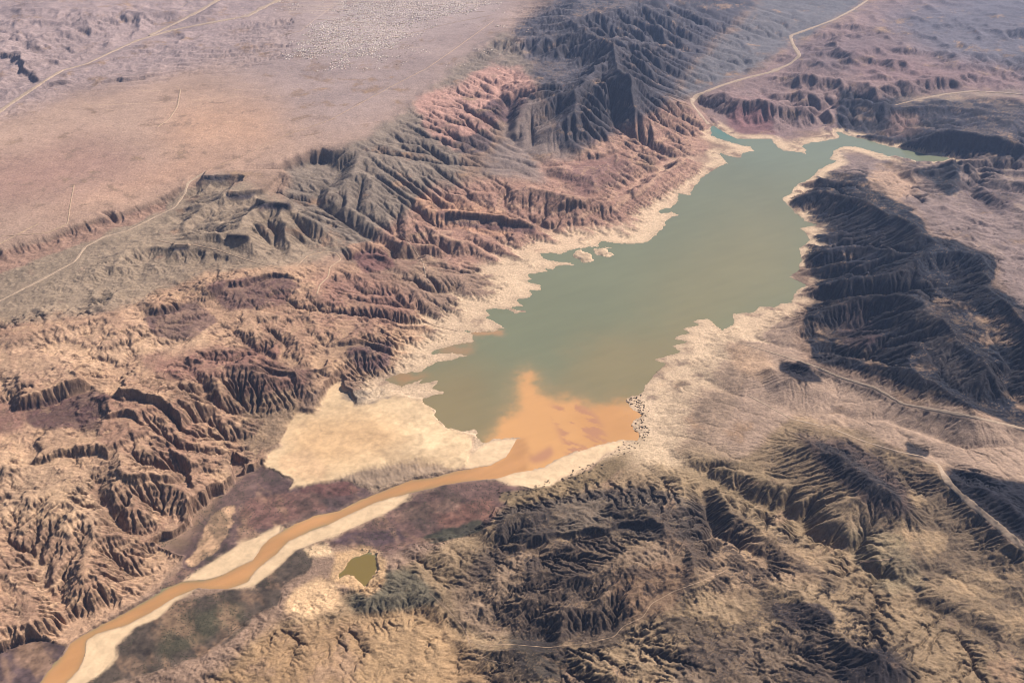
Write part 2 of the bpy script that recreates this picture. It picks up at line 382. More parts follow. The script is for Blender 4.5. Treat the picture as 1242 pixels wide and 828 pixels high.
def soft_pits(h, it=12):
    for _ in range(it):
        p = np.pad(h, 1, mode='edge')
        m = np.minimum(np.minimum(p[:-2, 1:-1], p[2:, 1:-1]), np.minimum(p[1:-1, :-2], p[1:-1, 2:]))
        m = np.minimum(m, np.minimum(np.minimum(p[:-2, :-2], p[2:, 2:]), np.minimum(p[2:, :-2], p[:-2, 2:])))
        h = np.where((h <= m) & (h > -1), m + 0.02, h)
    return h
def flow(h, dx):
    ny, nx = h.shape; N = ny * nx
    p = np.pad(h, 1, mode='edge')
    best = np.zeros_like(h); rec = np.arange(N, dtype=np.int32).reshape(ny, nx); base = rec.copy(); L = np.full_like(h, dx)
    for dy in (-1, 0, 1):
        for dxx in (-1, 0, 1):
            if not dy and not dxx: continue
            d = dx * (1.41421 if dy and dxx else 1.0)
            s = (h - p[1 + dy:1 + dy + ny, 1 + dxx:1 + dxx + nx]) / d
            k = s > best
            best[k] = s[k]; rec[k] = base[k] + dy * nx + dxx; L[k] = d
    rec = rec.ravel(); L = L.ravel()
    depth = (rec != base.ravel()).astype(np.int32); r = rec.copy()
    for _ in range(16):
        add = depth[r]
        if not add.any(): break
        depth += add; r = r[r]
    o = np.argsort(np.minimum(depth, 32000).astype(np.int16), kind='stable')
    b = np.searchsorted(depth[o], np.arange(0, depth.max() + 2))
    return rec, L, o, b
def accumulate(rec, o, b, a0):
    A = np.full(rec.shape, a0, np.float64)
    for k in range(len(b) - 2, 0, -1):
        idx = o[b[k]:b[k + 1]]
        np.add.at(A, rec[idx], A[idx])
    return A
def erode(h, dx, K, steps, kdt, m=0.45, diff=0.0, label='', talus=1.1):
    for s in range(steps):
        h = soft_pits(h, 3)
        rec, L, o, b = flow(h, dx)
        A = accumulate(rec, o, b, dx * dx)
        Fk = (kdt * K.ravel() * np.minimum(A, 4e7) ** m / L).astype(np.float32)
        hf = h.ravel().copy()
        for k in range(1, len(b) - 1):
            idx = o[b[k]:b[k + 1]]; f = Fk[idx]
            hf[idx] = (hf[idx] + f * hf[rec[idx]]) / (1 + f)
        h = hf.reshape(h.shape)
        if diff:
            p = np.pad(h, 1, mode='edge')
            h = h + diff * (p[:-2, 1:-1] + p[2:, 1:-1] + p[1:-1, :-2] + p[1:-1, 2:] - 4 * h)
        if talus:
            p = np.pad(h, 1, mode='edge')
            lo = np.minimum(np.minimum(p[:-2, 1:-1], p[2:, 1:-1]), np.minimum(p[1:-1, :-2], p[1:-1, 2:]))
            ex = np.maximum(h - lo - talus * dx, 0); h = h - 0.5 * ex
    return h, A.reshape(h.shape)

# ------------------------------------------------------------------ zones of erodibility and roughness (pixel outlines)
PLAIN = [(-90,345),(0,303),(60,286),(130,263),(205,240),(250,212),(345,206),(420,178),(460,163),(500,130),(540,95),(560,72),(620,35),(640,-90),(350,-90),(350,60),(300,85),(215,92),(100,112),(0,150),(-90,180)]
BAJADA = [(780,480),(800,450),(840,430),(880,410),(960,380),(975,440),(1040,462),(1140,488),(1242,520),(1330,560),(1330,700),(1242,668),(1180,620),(1140,570),(1100,545),(1020,520),(960,505),(900,560),(830,560),(785,560),(775,520)]
GREYFAN = [(800,140),(835,118),(905,92),(955,60),(1040,10),(1100,-60),(960,-60),(910,15),(850,70),(805,132)]
INNER = [(575,215),(620,150),(640,110),(655,120),(670,150),(700,185),(690,215),(660,225),(620,215)]
LR_FAN = [(900,560),(960,510),(1040,590),(1100,640),(1150,690),(1242,760),(1242,900),(1150,860),(1100,760),(1060,700),(1000,640),(950,600)]
GEN_FAN = [(470,740),(520,740),(560,780),(620,830),(640,880),(300,880),(250,830),(330,760),(400,750)]
m_plain = blur(rast(PLAIN), 4); m_baj = blur(np.maximum(rast(BAJADA), rast(LR_FAN) * .45), 12); m_fan = blur(np.maximum(rast(GREYFAN), rast(INNER)), 6)
_out = np.clip(rast([(940,432),(984,434),(1006,464),(975,470),(944,454)]) + rast([(1135,560),(1200,570),(1340,605),(1340,730),(1242,660),(1185,628),(1150,604)]) + rast([(980,522),(1035,538),(1078,575),(1110,615),(1055,612),(1000,575)]) + rast([(1094,530),(1130,543),(1127,560),(1098,555)]), 0, 1)
m_baj = m_baj * (1 - blur(_out, 3))
m_mud = rast(MUD); m_flood = np.clip(rast(FLOOD_L) + rast(FLOOD_R) + rast(FLOOD_B) + rast(FLOOD_C), 0, 1)
m_bar = np.clip(sum(rast(b) for b in BARS), 0, 1); m_river = rast(RIVER) * (1 - m_bar); m_lake = rast(LAKE); m_pond = rast(POND)
m_isl = np.clip(sum(rast(b) for b in ISLET), 0, 1)
m_gen = blur(rast(GEN_FAN), 26)
m_flat = np.clip(m_mud + m_flood + m_bar + m_river + m_pond, 0, 1)
LOW_R0 = [(620,690),(640,630),(760,600),(860,620),(960,660),(1010,720),(1110,790),(1110,900),(640,900)]
m_mtn = blur(np.clip(rast([(600,70),(700,-40),(900,-90),(960,-40),(850,30),(800,90),(770,140),(720,180),(680,185),(640,120)]) + .85 * rast([(970,240),(1000,215),(1055,215),(1128,285),(1214,308),(1200,345),(1330,420),(1330,540),(1180,480),(995,425),(985,390),(990,320)])
   + .4 * rast([(430,310),(520,240),(640,230),(760,160),(830,130),(850,170),(760,270),(640,300),(520,330)]) + .35 * rast(LOW_R0) + .45 * rast([(-90,400),(180,370),(370,330),(420,420),(340,470),(230,600),(100,730),(-90,780)]) + .5 * rast([(-60,360),(100,320),(200,262),(250,225),(340,250),(420,300),(370,322),(240,340),(120,372)]) + .4 * rast([(900,60),(1330,-60),(1330,180),(1030,160),(900,140)]), 0, 1), 14)
m_far = blur(rast([(600,60),(700,-60),(900,-90),(940,-40),(850,30),(800,90),(775,140),(720,180),(680,185),(640,120)]), 8)
LOW_R = [(545,700),(600,620),(760,590),(860,605),(960,650),(1040,600),(960,510),(1040,520),(1140,570),(1330,650),(1330,900),(600,900),(560,780)]
VOLC = [(955,240),(1000,205),(1055,208),(1128,285),(1214,308),(1200,345),(1330,420),(1330,560),(1180,495),(985,438),(975,390),(985,320)]
m_soft = blur(np.clip(rast(LOW_R) * .15 + .1 * rast([(-90,400),(180,370),(370,330),(420,420),(340,470),(230,600),(100,730),(-90,780)]), 0, 1), 12)
m_crag = blur(np.clip(rast(LOW_R) + rast([(940,432),(984,434),(1006,464),(975,470),(944,454)]) + rast(VOLC) * .9 + rast([(1094,530),(1130,543),(1127,560),(1098,555)]) + rast([(620,35),(700,-20),(900,-90),(850,30),(790,90),(770,140),(720,180),(680,180),(640,70)]) * .6 + rast([(1020,105),(1330,130),(1330,260),(1130,240),(1016,162)]) * .7, 0, 1), 10)
m_bad = blur(np.clip(rast([(-90,-90),(360,-90),(250,50),(140,75),(90,100),(-90,140)]) + rast([(870,130),(960,70),(1060,10),(1100,-90),(1330,-90),(1330,105),(1100,105),(1020,150),(900,150)]) + .7 * rast([(1100,195),(1330,200),(1330,360),(1220,320),(1150,275)]), 0, 1), 10)
m_ribs = blur(np.clip(rast([(-60,365),(100,318),(205,262),(250,225),(300,232),(345,215),(420,300),(372,322),(240,340),(120,372)]) + .8 * rast([(-90,-60),(340,-60),(250,55),(100,90),(-90,140)]) + .9 * rast(GREYFAN) + 1.3 * rast([(880,100),(1000,30),(1330,-80),(1330,110),(1000,150),(900,150)]) + .7 * rast([(1060,195),(1330,200),(1330,370),(1215,330),(1140,280),(1060,215)]) + .4 * rast([(420,320),(560,250),(700,230),(640,310),(540,370),(440,430)]) + .3 * rast([(-90,400),(180,370),(370,330),(420,420),(340,470),(230,600),(100,730),(-90,780)]), 0, 1.4), 10)
LINES = [[(1250,672),(1225,650),(1195,625),(1165,600),(1148,582),(1138,563),(1118,553),(1090,548),(1050,536),(1010,520),(960,508),(905,478)],
 [(1250,522),(1200,510),(1150,500),(1095,490),(1060,470),(1020,458),(985,443),(950,432),(905,418)],
 [(-30,380),(0,365),(45,342),(90,318),(103,300),(125,288),(155,280),(185,265),(212,252),(224,235),(228,222),(252,207)],
 [(188,291),(215,297),(232,297),(262,303),(300,316),(330,324),(344,327)],[(358,324),(372,311),(390,306),(408,307),(414,315),(400,324),(398,336),(388,345),(384,358)],
 [(-10,142),(25,118),(55,98),(75,86),(105,78),(130,66),(165,50),(205,38),(255,28),(300,20),(318,10),(352,-6)],[(180,44),(210,30),(240,15),(275,-6)],
 [(860,152),(850,140),(838,124),(845,116),(875,104),(905,95),(935,88),(958,78),(970,68),(962,55),(958,44),(975,38),(1010,25),(1035,12),(1062,-6)],[(1085,128),(1110,122),(1145,115),(1180,111),(1215,113),(1250,116)],
 [(520,718),(548,744),(562,760),(570,778),(585,783),(620,781),(665,785),(712,780),(745,772),(755,760),(780,748),(790,732),(815,718),(850,705),(880,692)]]
m_line = np.zeros((RH, RW), np.float32)
for ln in LINES:
    p_ = np.array(ln, float); i0 = max(int(p_[:, 1].min()) - 10 + MG, 0); i1 = int(p_[:, 1].max()) + 10 + MG; j0 = max(int(p_[:, 0].min()) - 10 + MG, 0); j1 = int(p_[:, 0].max()) + 10 + MG
    d_ = seg_dist(_rx[i0:i1, j0:j1], _ry[i0:i1, j0:j1], ln); m_line[i0:i1, j0:j1] = np.maximum(m_line[i0:i1, j0:j1], sstep(6.5, 2.5, d_))
def erod_map(X, Y, h):
    u, v = project(X, Y, h)
    K = 1.0 - .93 * rlook(m_plain, u, v) - .66 * rlook(m_baj, u, v) - .4 * rlook(m_fan, u, v) - .35 * rlook(m_gen, u, v)
    u0, v0 = project(X, Y, np.zeros_like(h))
    K = K * (1 - .85 * np.clip(rlook(m_line, u, v), 0, 1))
    K = K * (1 - np.clip(rlook(blur(m_flat, 2), u0, v0) * 1.5, 0, 1))
    K = K * (1 + .4 * rlook(m_far, u, v)) * (1 - .5 * rlook(m_soft, u, v))
    return np.clip(K, 0.02, 2.2).astype(np.float32)

def macro(g):
    """height before erosion on a coarse grid"""
    X, Y = g.xy()
    wxn = fbm(X, Y, 1500, 3, seed=1) * 130; wyn = fbm(X, Y, 1500, 3, seed=2) * 130
    Xw, Yw = X + wxn, Y + wyn
    h = rbf(X.astype(np.float64), Y.astype(np.float64)).astype(np.float32)
    d_l = seg_dist(X, Y, lake_w, True); ins = poly_mask(lake_w, X, Y)
    sd = np.where(ins, -d_l, d_l)
    d_r = np.where(poly_mask(river_w, X, Y), 0, seg_dist(X, Y, river_w, True))
    near = sstep(0, 650, np.minimum(sd, d_r * 1.5))
    for pts, sl in CRESTS:
        w = G(pts); zz = np.array(pts, float)[:, 2]
        d, t = seg_dist(Xw, Yw, w, want_t=True)
        zc = np.interp(t, np.arange(len(zz)), zz)
        hc = zc - sl * d * (1 + .0 * d)
        k = 25.0
        h = np.where(hc > h - 4 * k, np.maximum(h, hc) + k * np.exp(-np.abs(h - hc) / k) * .5, h)
    # plain rim: land south of the rim kept below it
    rw = G(RIM); d, t = seg_dist(Xw, Yw, rw, want_t=True)
    zc = np.interp(t, np.arange(len(RIM)), np.array(RIM, float)[:, 2])
    up, vp = project(X, Y, np.full_like(X, 480.0))
    inpl = rlook(rast(PLAIN), up, vp) > .5
    h = np.where(inpl, np.maximum(h, np.minimum(zc, h + 60) - d * .02), h)
    h = np.where(~inpl & (d < 900), np.minimum(h, np.maximum(zc - 12 - d * .24, zc - 170)), h)
    for poly, top, cl in MESAS:
        w = G(poly, top); d = seg_dist(X, Y, w, True); d = np.where(poly_mask(w, X, Y), 0, d)
        hm = np.where(d < 1, top, np.where(d < cl * .8, top - d / .8, top - cl - .5 * (d - cl * .8)))
        h = np.maximum(h, hm)
    # shore
    shore = 4 + np.maximum(sd, 0) * .12
    h = np.where(sd > 0, np.minimum(h, shore + 1e4 * near) * (1 - near) + h * near, -6 + sd * .05)
    h = np.where(sd > 0, np.maximum(h, 3 + np.minimum(sd, 200) * .02), np.maximum(h, -45))
    return h.astype(np.float32), sd

GA = Grid(-26000, 26000, 2000, 48000, 160)
h, sdA = macro(GA); log('macro')
X, Y = GA.xy()
KA = erod_map(X, Y, h)
u_, v_ = project(X, Y, h)
mt = rlook(m_mtn, u_, v_)
h = h + KA * (fbm(X, Y, 2200, 4, seed=3) * 45 * sstep(0, 500, sdA) + mt * fbm(X, Y, 1500, 4, seed=4, gain=.6, ridged=True) * 165 * sstep(0, 700, sdA))
h = fill_pits(h)
h, A = erode(h, 160, KA, 10, .06)
log('160 m')
def box(h, r):
    for ax in (0, 1):
        c = np.cumsum(np.pad(h, [(r + 1, r) if a == ax else (0, 0) for a in (0, 1)], mode='edge'), axis=ax, dtype=np.float64); k = 2 * r + 1
        h = ((c[k:] - c[:-k]) if ax == 0 else (c[:, k:] - c[:, :-k])) / k
    return h.astype(np.float32)
def add_cliffs(h, g, X, Y):
    """scarps: a steep face towards the near side, a gentle dip slope behind"""
    dx = g.dx
    for pts, drop, wid in CLIFFS:
        w = G(pts); x0_, x1_ = w[:, 0].min() - 900, w[:, 0].max() + 900; y0_, y1_ = w[:, 1].min() - 400, w[:, 1].max() + 1000
        a0 = max(int((x0_ - g.x0) / dx), 0); a1 = min(int((x1_ - g.x0) / dx), g.nx); b0 = max(int((y0_ - g.y0) / dx), 0); b1 = min(int((y1_ - g.y0) / dx), g.ny)
        if a1 - a0 < 3 or b1 - b0 < 3: continue
        xs, ys = X[b0:b1, a0:a1], Y[b0:b1, a0:a1]
        xs = xs + fbm(xs, ys, 420, 4, seed=5) * 150; ys = ys + fbm(xs, ys, 420, 4, seed=6) * 150
        d, t = seg_dist(xs, ys, w, want_t=True)
        ti = np.clip(t.astype(int), 0, len(w) - 2); ex = w[ti + 1] - w[ti]; rel = np.stack([xs, ys], -1) - w[ti]
        near_ = (ex[..., 0] * rel[..., 1] - ex[..., 1] * rel[..., 0]) < 0
        endf = sstep(0, .6, t) * sstep(len(w) - 1, len(w) - 1.6, t)
        h[b0:b1, a0:a1] += np.where(near_, -.15 * drop * sstep(350, 0, d), .85 * drop * (sstep(0, wid, d) - sstep(wid, 850, d)) - .15 * drop * sstep(wid, 0, d)) * endf
    return h
for dx, st, kd, nz in ((80, 9, .05, 14), (54, 6, .05, 12)):
    g2 = Grid(-26000, 26000, 2000, 48000, dx)
    h = upsample(h, (g2.ny, g2.nx)); X, Y = g2.xy()
    sd = upsample(sdA, (g2.ny, g2.nx)); K = erod_map(X, Y, h)
    if dx == 80:
        u_, v_ = project(X, Y, h)
        h = h + rlook(m_ribs, u_, v_) * K * fbm(X, Y, 620, 3, gain=.55, seed=9, ridged=True) * 66
        h = h + rlook(m_bad, u_, v_) * K * fbm(X + Y * .4, (Y - X * .4) * .7, 1050, 3, gain=.55, seed=10, ridged=True) * 105 * sstep(0, 500, sd)
    h = h + (K + .05) * fbm(X, Y, dx * 7, 3, gain=.6, seed=dx) * nz * sstep(-50, 150, sd)
    h = fill_pits(h) if dx == 80 else soft_pits(h, 10)
    h, A = erode(h, dx, K, st, kd)
    GA = g2; log(dx, 'm', h.shape)
HA = h; AA = np.log10(A).astype(np.float32)
def refine(g, n1, kd, steps):
    """finer relief inside one window"""
    X, Y = g.xy(); dx = g.dx
    h = GA.sample(HA, X, Y, True).astype(np.float32); sdg = GA.sample(sd, X, Y).astype(np.float32)
    K = erod_map(X, Y, h); h = add_cliffs(h, g, X, Y)
    h = h + (K + .04) * (fbm(X, Y, dx * 7.5, 4, gain=.7, seed=31) * n1 + fbm(X, Y, 420, 2, seed=32) * 8) * sstep(-60, 60, sdg)
    h = soft_pits(h, 10)
    h, A = erode(h, dx, K, steps, kd, m=.46, talus=1.8)
    h = h + np.minimum(K, 1) * (.4 * (h - box(box(h, 6), 6)) + .3 * (h - box(h, 2))) * sstep(0, 100, sdg)
    u_, v_ = project(X, Y, h); rm = np.clip(rlook(m_line, u_, v_), 0, 1); h = h * (1 - rm) + box(box(h, 4), 4) * rm
    for poly, top, cl in MESAS:
        w = G(poly, top); cxm, cym = w.mean(0)
        if not (g.x0 + 500 < cxm < g.x1 - 500 and g.y0 + 500 < cym < g.y1 - 500): continue
        a0, a1 = int((w[:, 0].min() - 500 - g.x0) / dx), int((w[:, 0].max() + 500 - g.x0) / dx); b0, b1 = int((w[:, 1].min() - 500 - g.y0) / dx), int((w[:, 1].max() + 500 - g.y0) / dx)
        a0, b0 = max(a0, 0), max(b0, 0)
        xs, ys, hs = X[b0:b1, a0:a1], Y[b0:b1, a0:a1], h[b0:b1, a0:a1]
        ins = poly_mask(w, xs, ys); d = np.where(ins, 0, seg_dist(xs, ys, w, True) + fbm(xs, ys, 90, 3, seed=8) * 16)
        tp = max(top, float(np.median(hs[ins])) + .55 * cl) if ins.any() else top
        hm = np.where(d < 1, tp, np.where(d < cl * .4, tp - d / .4, tp - cl - .66 * (d - cl * .4)))
        h[b0:b1, a0:a1] = np.where(ins, tp + (hs - tp) * .06, np.where(d < 320, np.maximum(hs, hm), hs))
    log('refined', g.dx, h.shape)
    return h, np.log10(A).astype(np.float32)
GB = Grid(-7900, 7900, 3700, 12400, 13); HB, AB = refine(GB, 14, .10, 11)
GC = Grid(-13500, 13500, 11500, 26500, 22); HC, AC = refine(GC, 16, .09, 10)

# strata: hard beds stand out as steps
def terrace(z, step, sharp):
    q = z / step; f = q - np.floor(q)
    g = np.where(f < .5, .5 * (2 * f) ** sharp, 1 - .5 * (2 - 2 * f) ** sharp)
    return (np.floor(q) + g) * step
STRATA = [(-90,380),(60,380),(180,365),(240,330),(370,325),(480,380),(520,400),(470,450),(400,470),(350,480),(320,560),(290,600),(200,690),(100,745),(-90,800)]
PINK = [(440,310),(520,230),(600,215),(680,225),(650,200),(700,190),(760,150),(830,120),(870,150),(840,230),(760,290),(640,310),(560,330),(480,345)]
m_str = blur(rast(STRATA), 14); m_pink = blur(rast(PINK), 12)

GL = Grid(-3500, 8500, 7600, 23500, 25)
_X, _Y = GL.xy(); _d = seg_dist(_X, _Y, lake_w, True); SDL = np.where(poly_mask(lake_w, _X, _Y), -_d, _d).astype(np.float32)
def lake_sdf(x, y):
    s_ = GL.sample(SDL, x, y); edge = np.minimum(np.minimum(x - GL.x0, GL.x1 - x), np.minimum(y - GL.y0, GL.y1 - y))
    s_ = np.where(edge < 30, 3000, s_)
    return s_ + (fbm(x, y, 170, 4, gain=.6, seed=66, ridged=True) * 34 + fbm(x, y, 420, 2, seed=67) * 22)
def flat_warp(x, y, u, v):
    f = 1 - .8 * rlook(_soft_r, u, v)
    return u + f * fbm(x, y, 140, 4, gain=.6, seed=68) * 7, v + f * fbm(x, y, 140, 4, gain=.6, seed=69) * 5
m_calm = np.clip(m_plain + m_baj * .9 + m_crag + m_fan * .7, 0, 1)
_scarp = blur(rast([(400,584),(425,574),(470,562),(505,556),(545,566),(553,571),(525,579),(500,581),(478,590),(455,597),(436,590)]), 2)
_pond_wide = blur(m_pond, 9)
_soft_r = np.clip(blur(np.clip(m_river + m_bar, 0, 1), 2) * 2, 0, 1)
def height(x, y):
    """final surface, also returns log10 of the drainage area"""
    hA = GA.sample(HA, x, y, True); aA = GA.sample(AA, x, y)
    wc = sstep(0, 600, np.minimum(np.minimum(x - GC.x0, GC.x1 - x), np.minimum(GC.y1 - y, y - GC.y0)))
    z = hA * (1 - wc) + GC.sample(HC, x, y, True) * wc; a = aA * (1 - wc) + GC.sample(AC, x, y) * wc
    w = sstep(0, 600, np.minimum(np.minimum(x - GB.x0, GB.x1 - x), np.minimum(GB.y1 - y, y - GB.y0 + 600)))
    z = z * (1 - w) + GB.sample(HB, x, y, True) * w; a = a * (1 - w) + GB.sample(AB, x, y) * w
    w = np.maximum(w, wc)
    u, v = project(x, y, z)
    st = rlook(np.maximum(m_str, m_pink * .8), u, v)
    bed = fbm(x, y, 2500, 2, seed=41) * 60
    bed = bed + x * .018 - y * .012
    zt = terrace(z + bed, 40, 3.6) - bed
    z = z + st * .55 * (zt - z)
    pl = rlook(m_plain, u, v)
    z = z + (1 - .85 * pl) * (1 - .7 * w) * (fbm(x, y, 95, 3, gain=.55, seed=51) * 3.0) + (fbm(x, y, 800, 4, seed=52, ridged=True) * 6 + fbm(x, y, 160, 3, seed=58) * 1.5) * pl
    cr = rlook(m_crag, u, v) * (.35 + .65 * sstep(-.15, .25, fbm(x, y, 520, 3, seed=53)))
    z = z + cr * (fbm(x, y, 190, 5, gain=.6, seed=54, ridged=True) * 20 + fbm(x, y, 60, 3, gain=.6, seed=55, ridged=True) * 8 - 5)
    rg = (1 - rlook(m_calm, u, v)) * (.3 + .7 * sstep(-.2, .3, fbm(x, y, 700, 3, seed=56)))
    z = z + rg * (fbm(x, y, 85, 3, gain=.62, seed=57, ridged=True) * 5 - 1.5)
    # shore terraces (old water lines)
    t2 = terrace(z, 6.0, 2.2); z = np.where((z > 0) & (z < 60), z + .6 * (t2 - z), z)
    u0, v0 = project(x, y, np.zeros_like(x)); u0, v0 = flat_warp(x, y, u0, v0)
    fl = rlook(m_flood, u0, v0); rv = rlook(m_river, u0, v0); br = rlook(m_bar, u0, v0); pd = rlook(m_pond, u0, v0); lk = rlook(m_lake, u0, v0)
    md = rlook(blur(m_mud, 1), u0, v0)
    isl = rlook(blur(m_isl, 1), u0, v0)
    ls = lake_sdf(x, y)
    z = np.where(ls > 0, np.maximum(z, .3 + np.minimum(ls, 300) * .015), np.minimum(z, ls * .10 - .3))
    dry = np.maximum(z, 1.2)
    offlake = sstep(250, 420, GA.sample(sd, x, y))
    z = z * (1 - offlake) + dry * offlake
    z = z * (1 - fl) + fl * (5 + 2.0 * fbm(x, y, 160, 4, seed=61))
    z = z * (1 - md) + md * (17 + 3 * fbm(x, y, 700, 3, seed=62) + 1.2 * fbm(x, y, 90, 3, seed=63))
    sc = rlook(_scarp, u0, v0)
    z = z + sc * (fbm(x * .94 + y * .34, (y * .94 - x * .34) * .35, 60, 3, gain=.6, seed=88, ridged=True) * 9 - 2)
    z = z * (1 - br) + br * (2.6 + .8 * fbm(x, y, 200, 2, seed=64))
    pw = np.clip(rlook(_pond_wide, u0, v0) * 1.6, 0, 1)
    z = z * (1 - pw) + pw * np.minimum(z, 2.0 + .06 * z)
    z = z * (1 - pd) + pd * (-1.0)
    z = np.where(isl > .02, np.maximum(z, -3 + 26 * isl + isl * 5 * fbm(x, y, 80, 3, seed=65)), z)
    z = z * (1 - rv) - 4 * rv
    return z, a

# ------------------------------------------------------------------ ground fan: finer near, coarser far
dep = np.radians(np.concatenate([np.linspace(58, 51.2, 36), np.linspace(51, 10.2, 1040), np.linspace(10.1, 7.2, 24), np.linspace(7.1, 4.3, 10)]))
yrow = CAM_H / np.tan(dep)
tx = np.tan(np.radians(np.concatenate([np.linspace(-40, -30.2, 45), np.linspace(-30, 30, 1160), np.linspace(30.2, 40, 45)]))); NC = len(tx)
FX = (yrow[:, None] * cp + CAM_H * sp) * tx[None, :]
FY = np.repeat(yrow[:, None], NC, 1)
NR = len(yrow)
FZ, FA = height(FX, FY)
log('fan', FX.shape)
FU, FV = project(FX, FY, FZ)
def hz(x, y): return height(np.atleast_1d(np.asarray(x, float)), np.atleast_1d(np.asarray(y, float)))[0]
def drape(u, v):
    """where the ray through a photo pixel meets the ground"""
    d = ray(u, v); ts = np.linspace(0, 1, 260)
    t_lo = (1100 - CAM_H) / d[:, 2]; t_hi = (-60 - CAM_H) / d[:, 2]
    T = t_lo[:, None] + (t_hi - t_lo)[:, None] * ts
    px = d[:, :1] * T; py = d[:, 1:2] * T; pz = CAM_H + d[:, 2:] * T
    hh, _ = height(px.ravel(), py.ravel()); hit = pz < hh.reshape(px.shape)
    i = np.argmax(hit, 1); k = np.arange(len(u))
    return px[k, i], py[k, i]
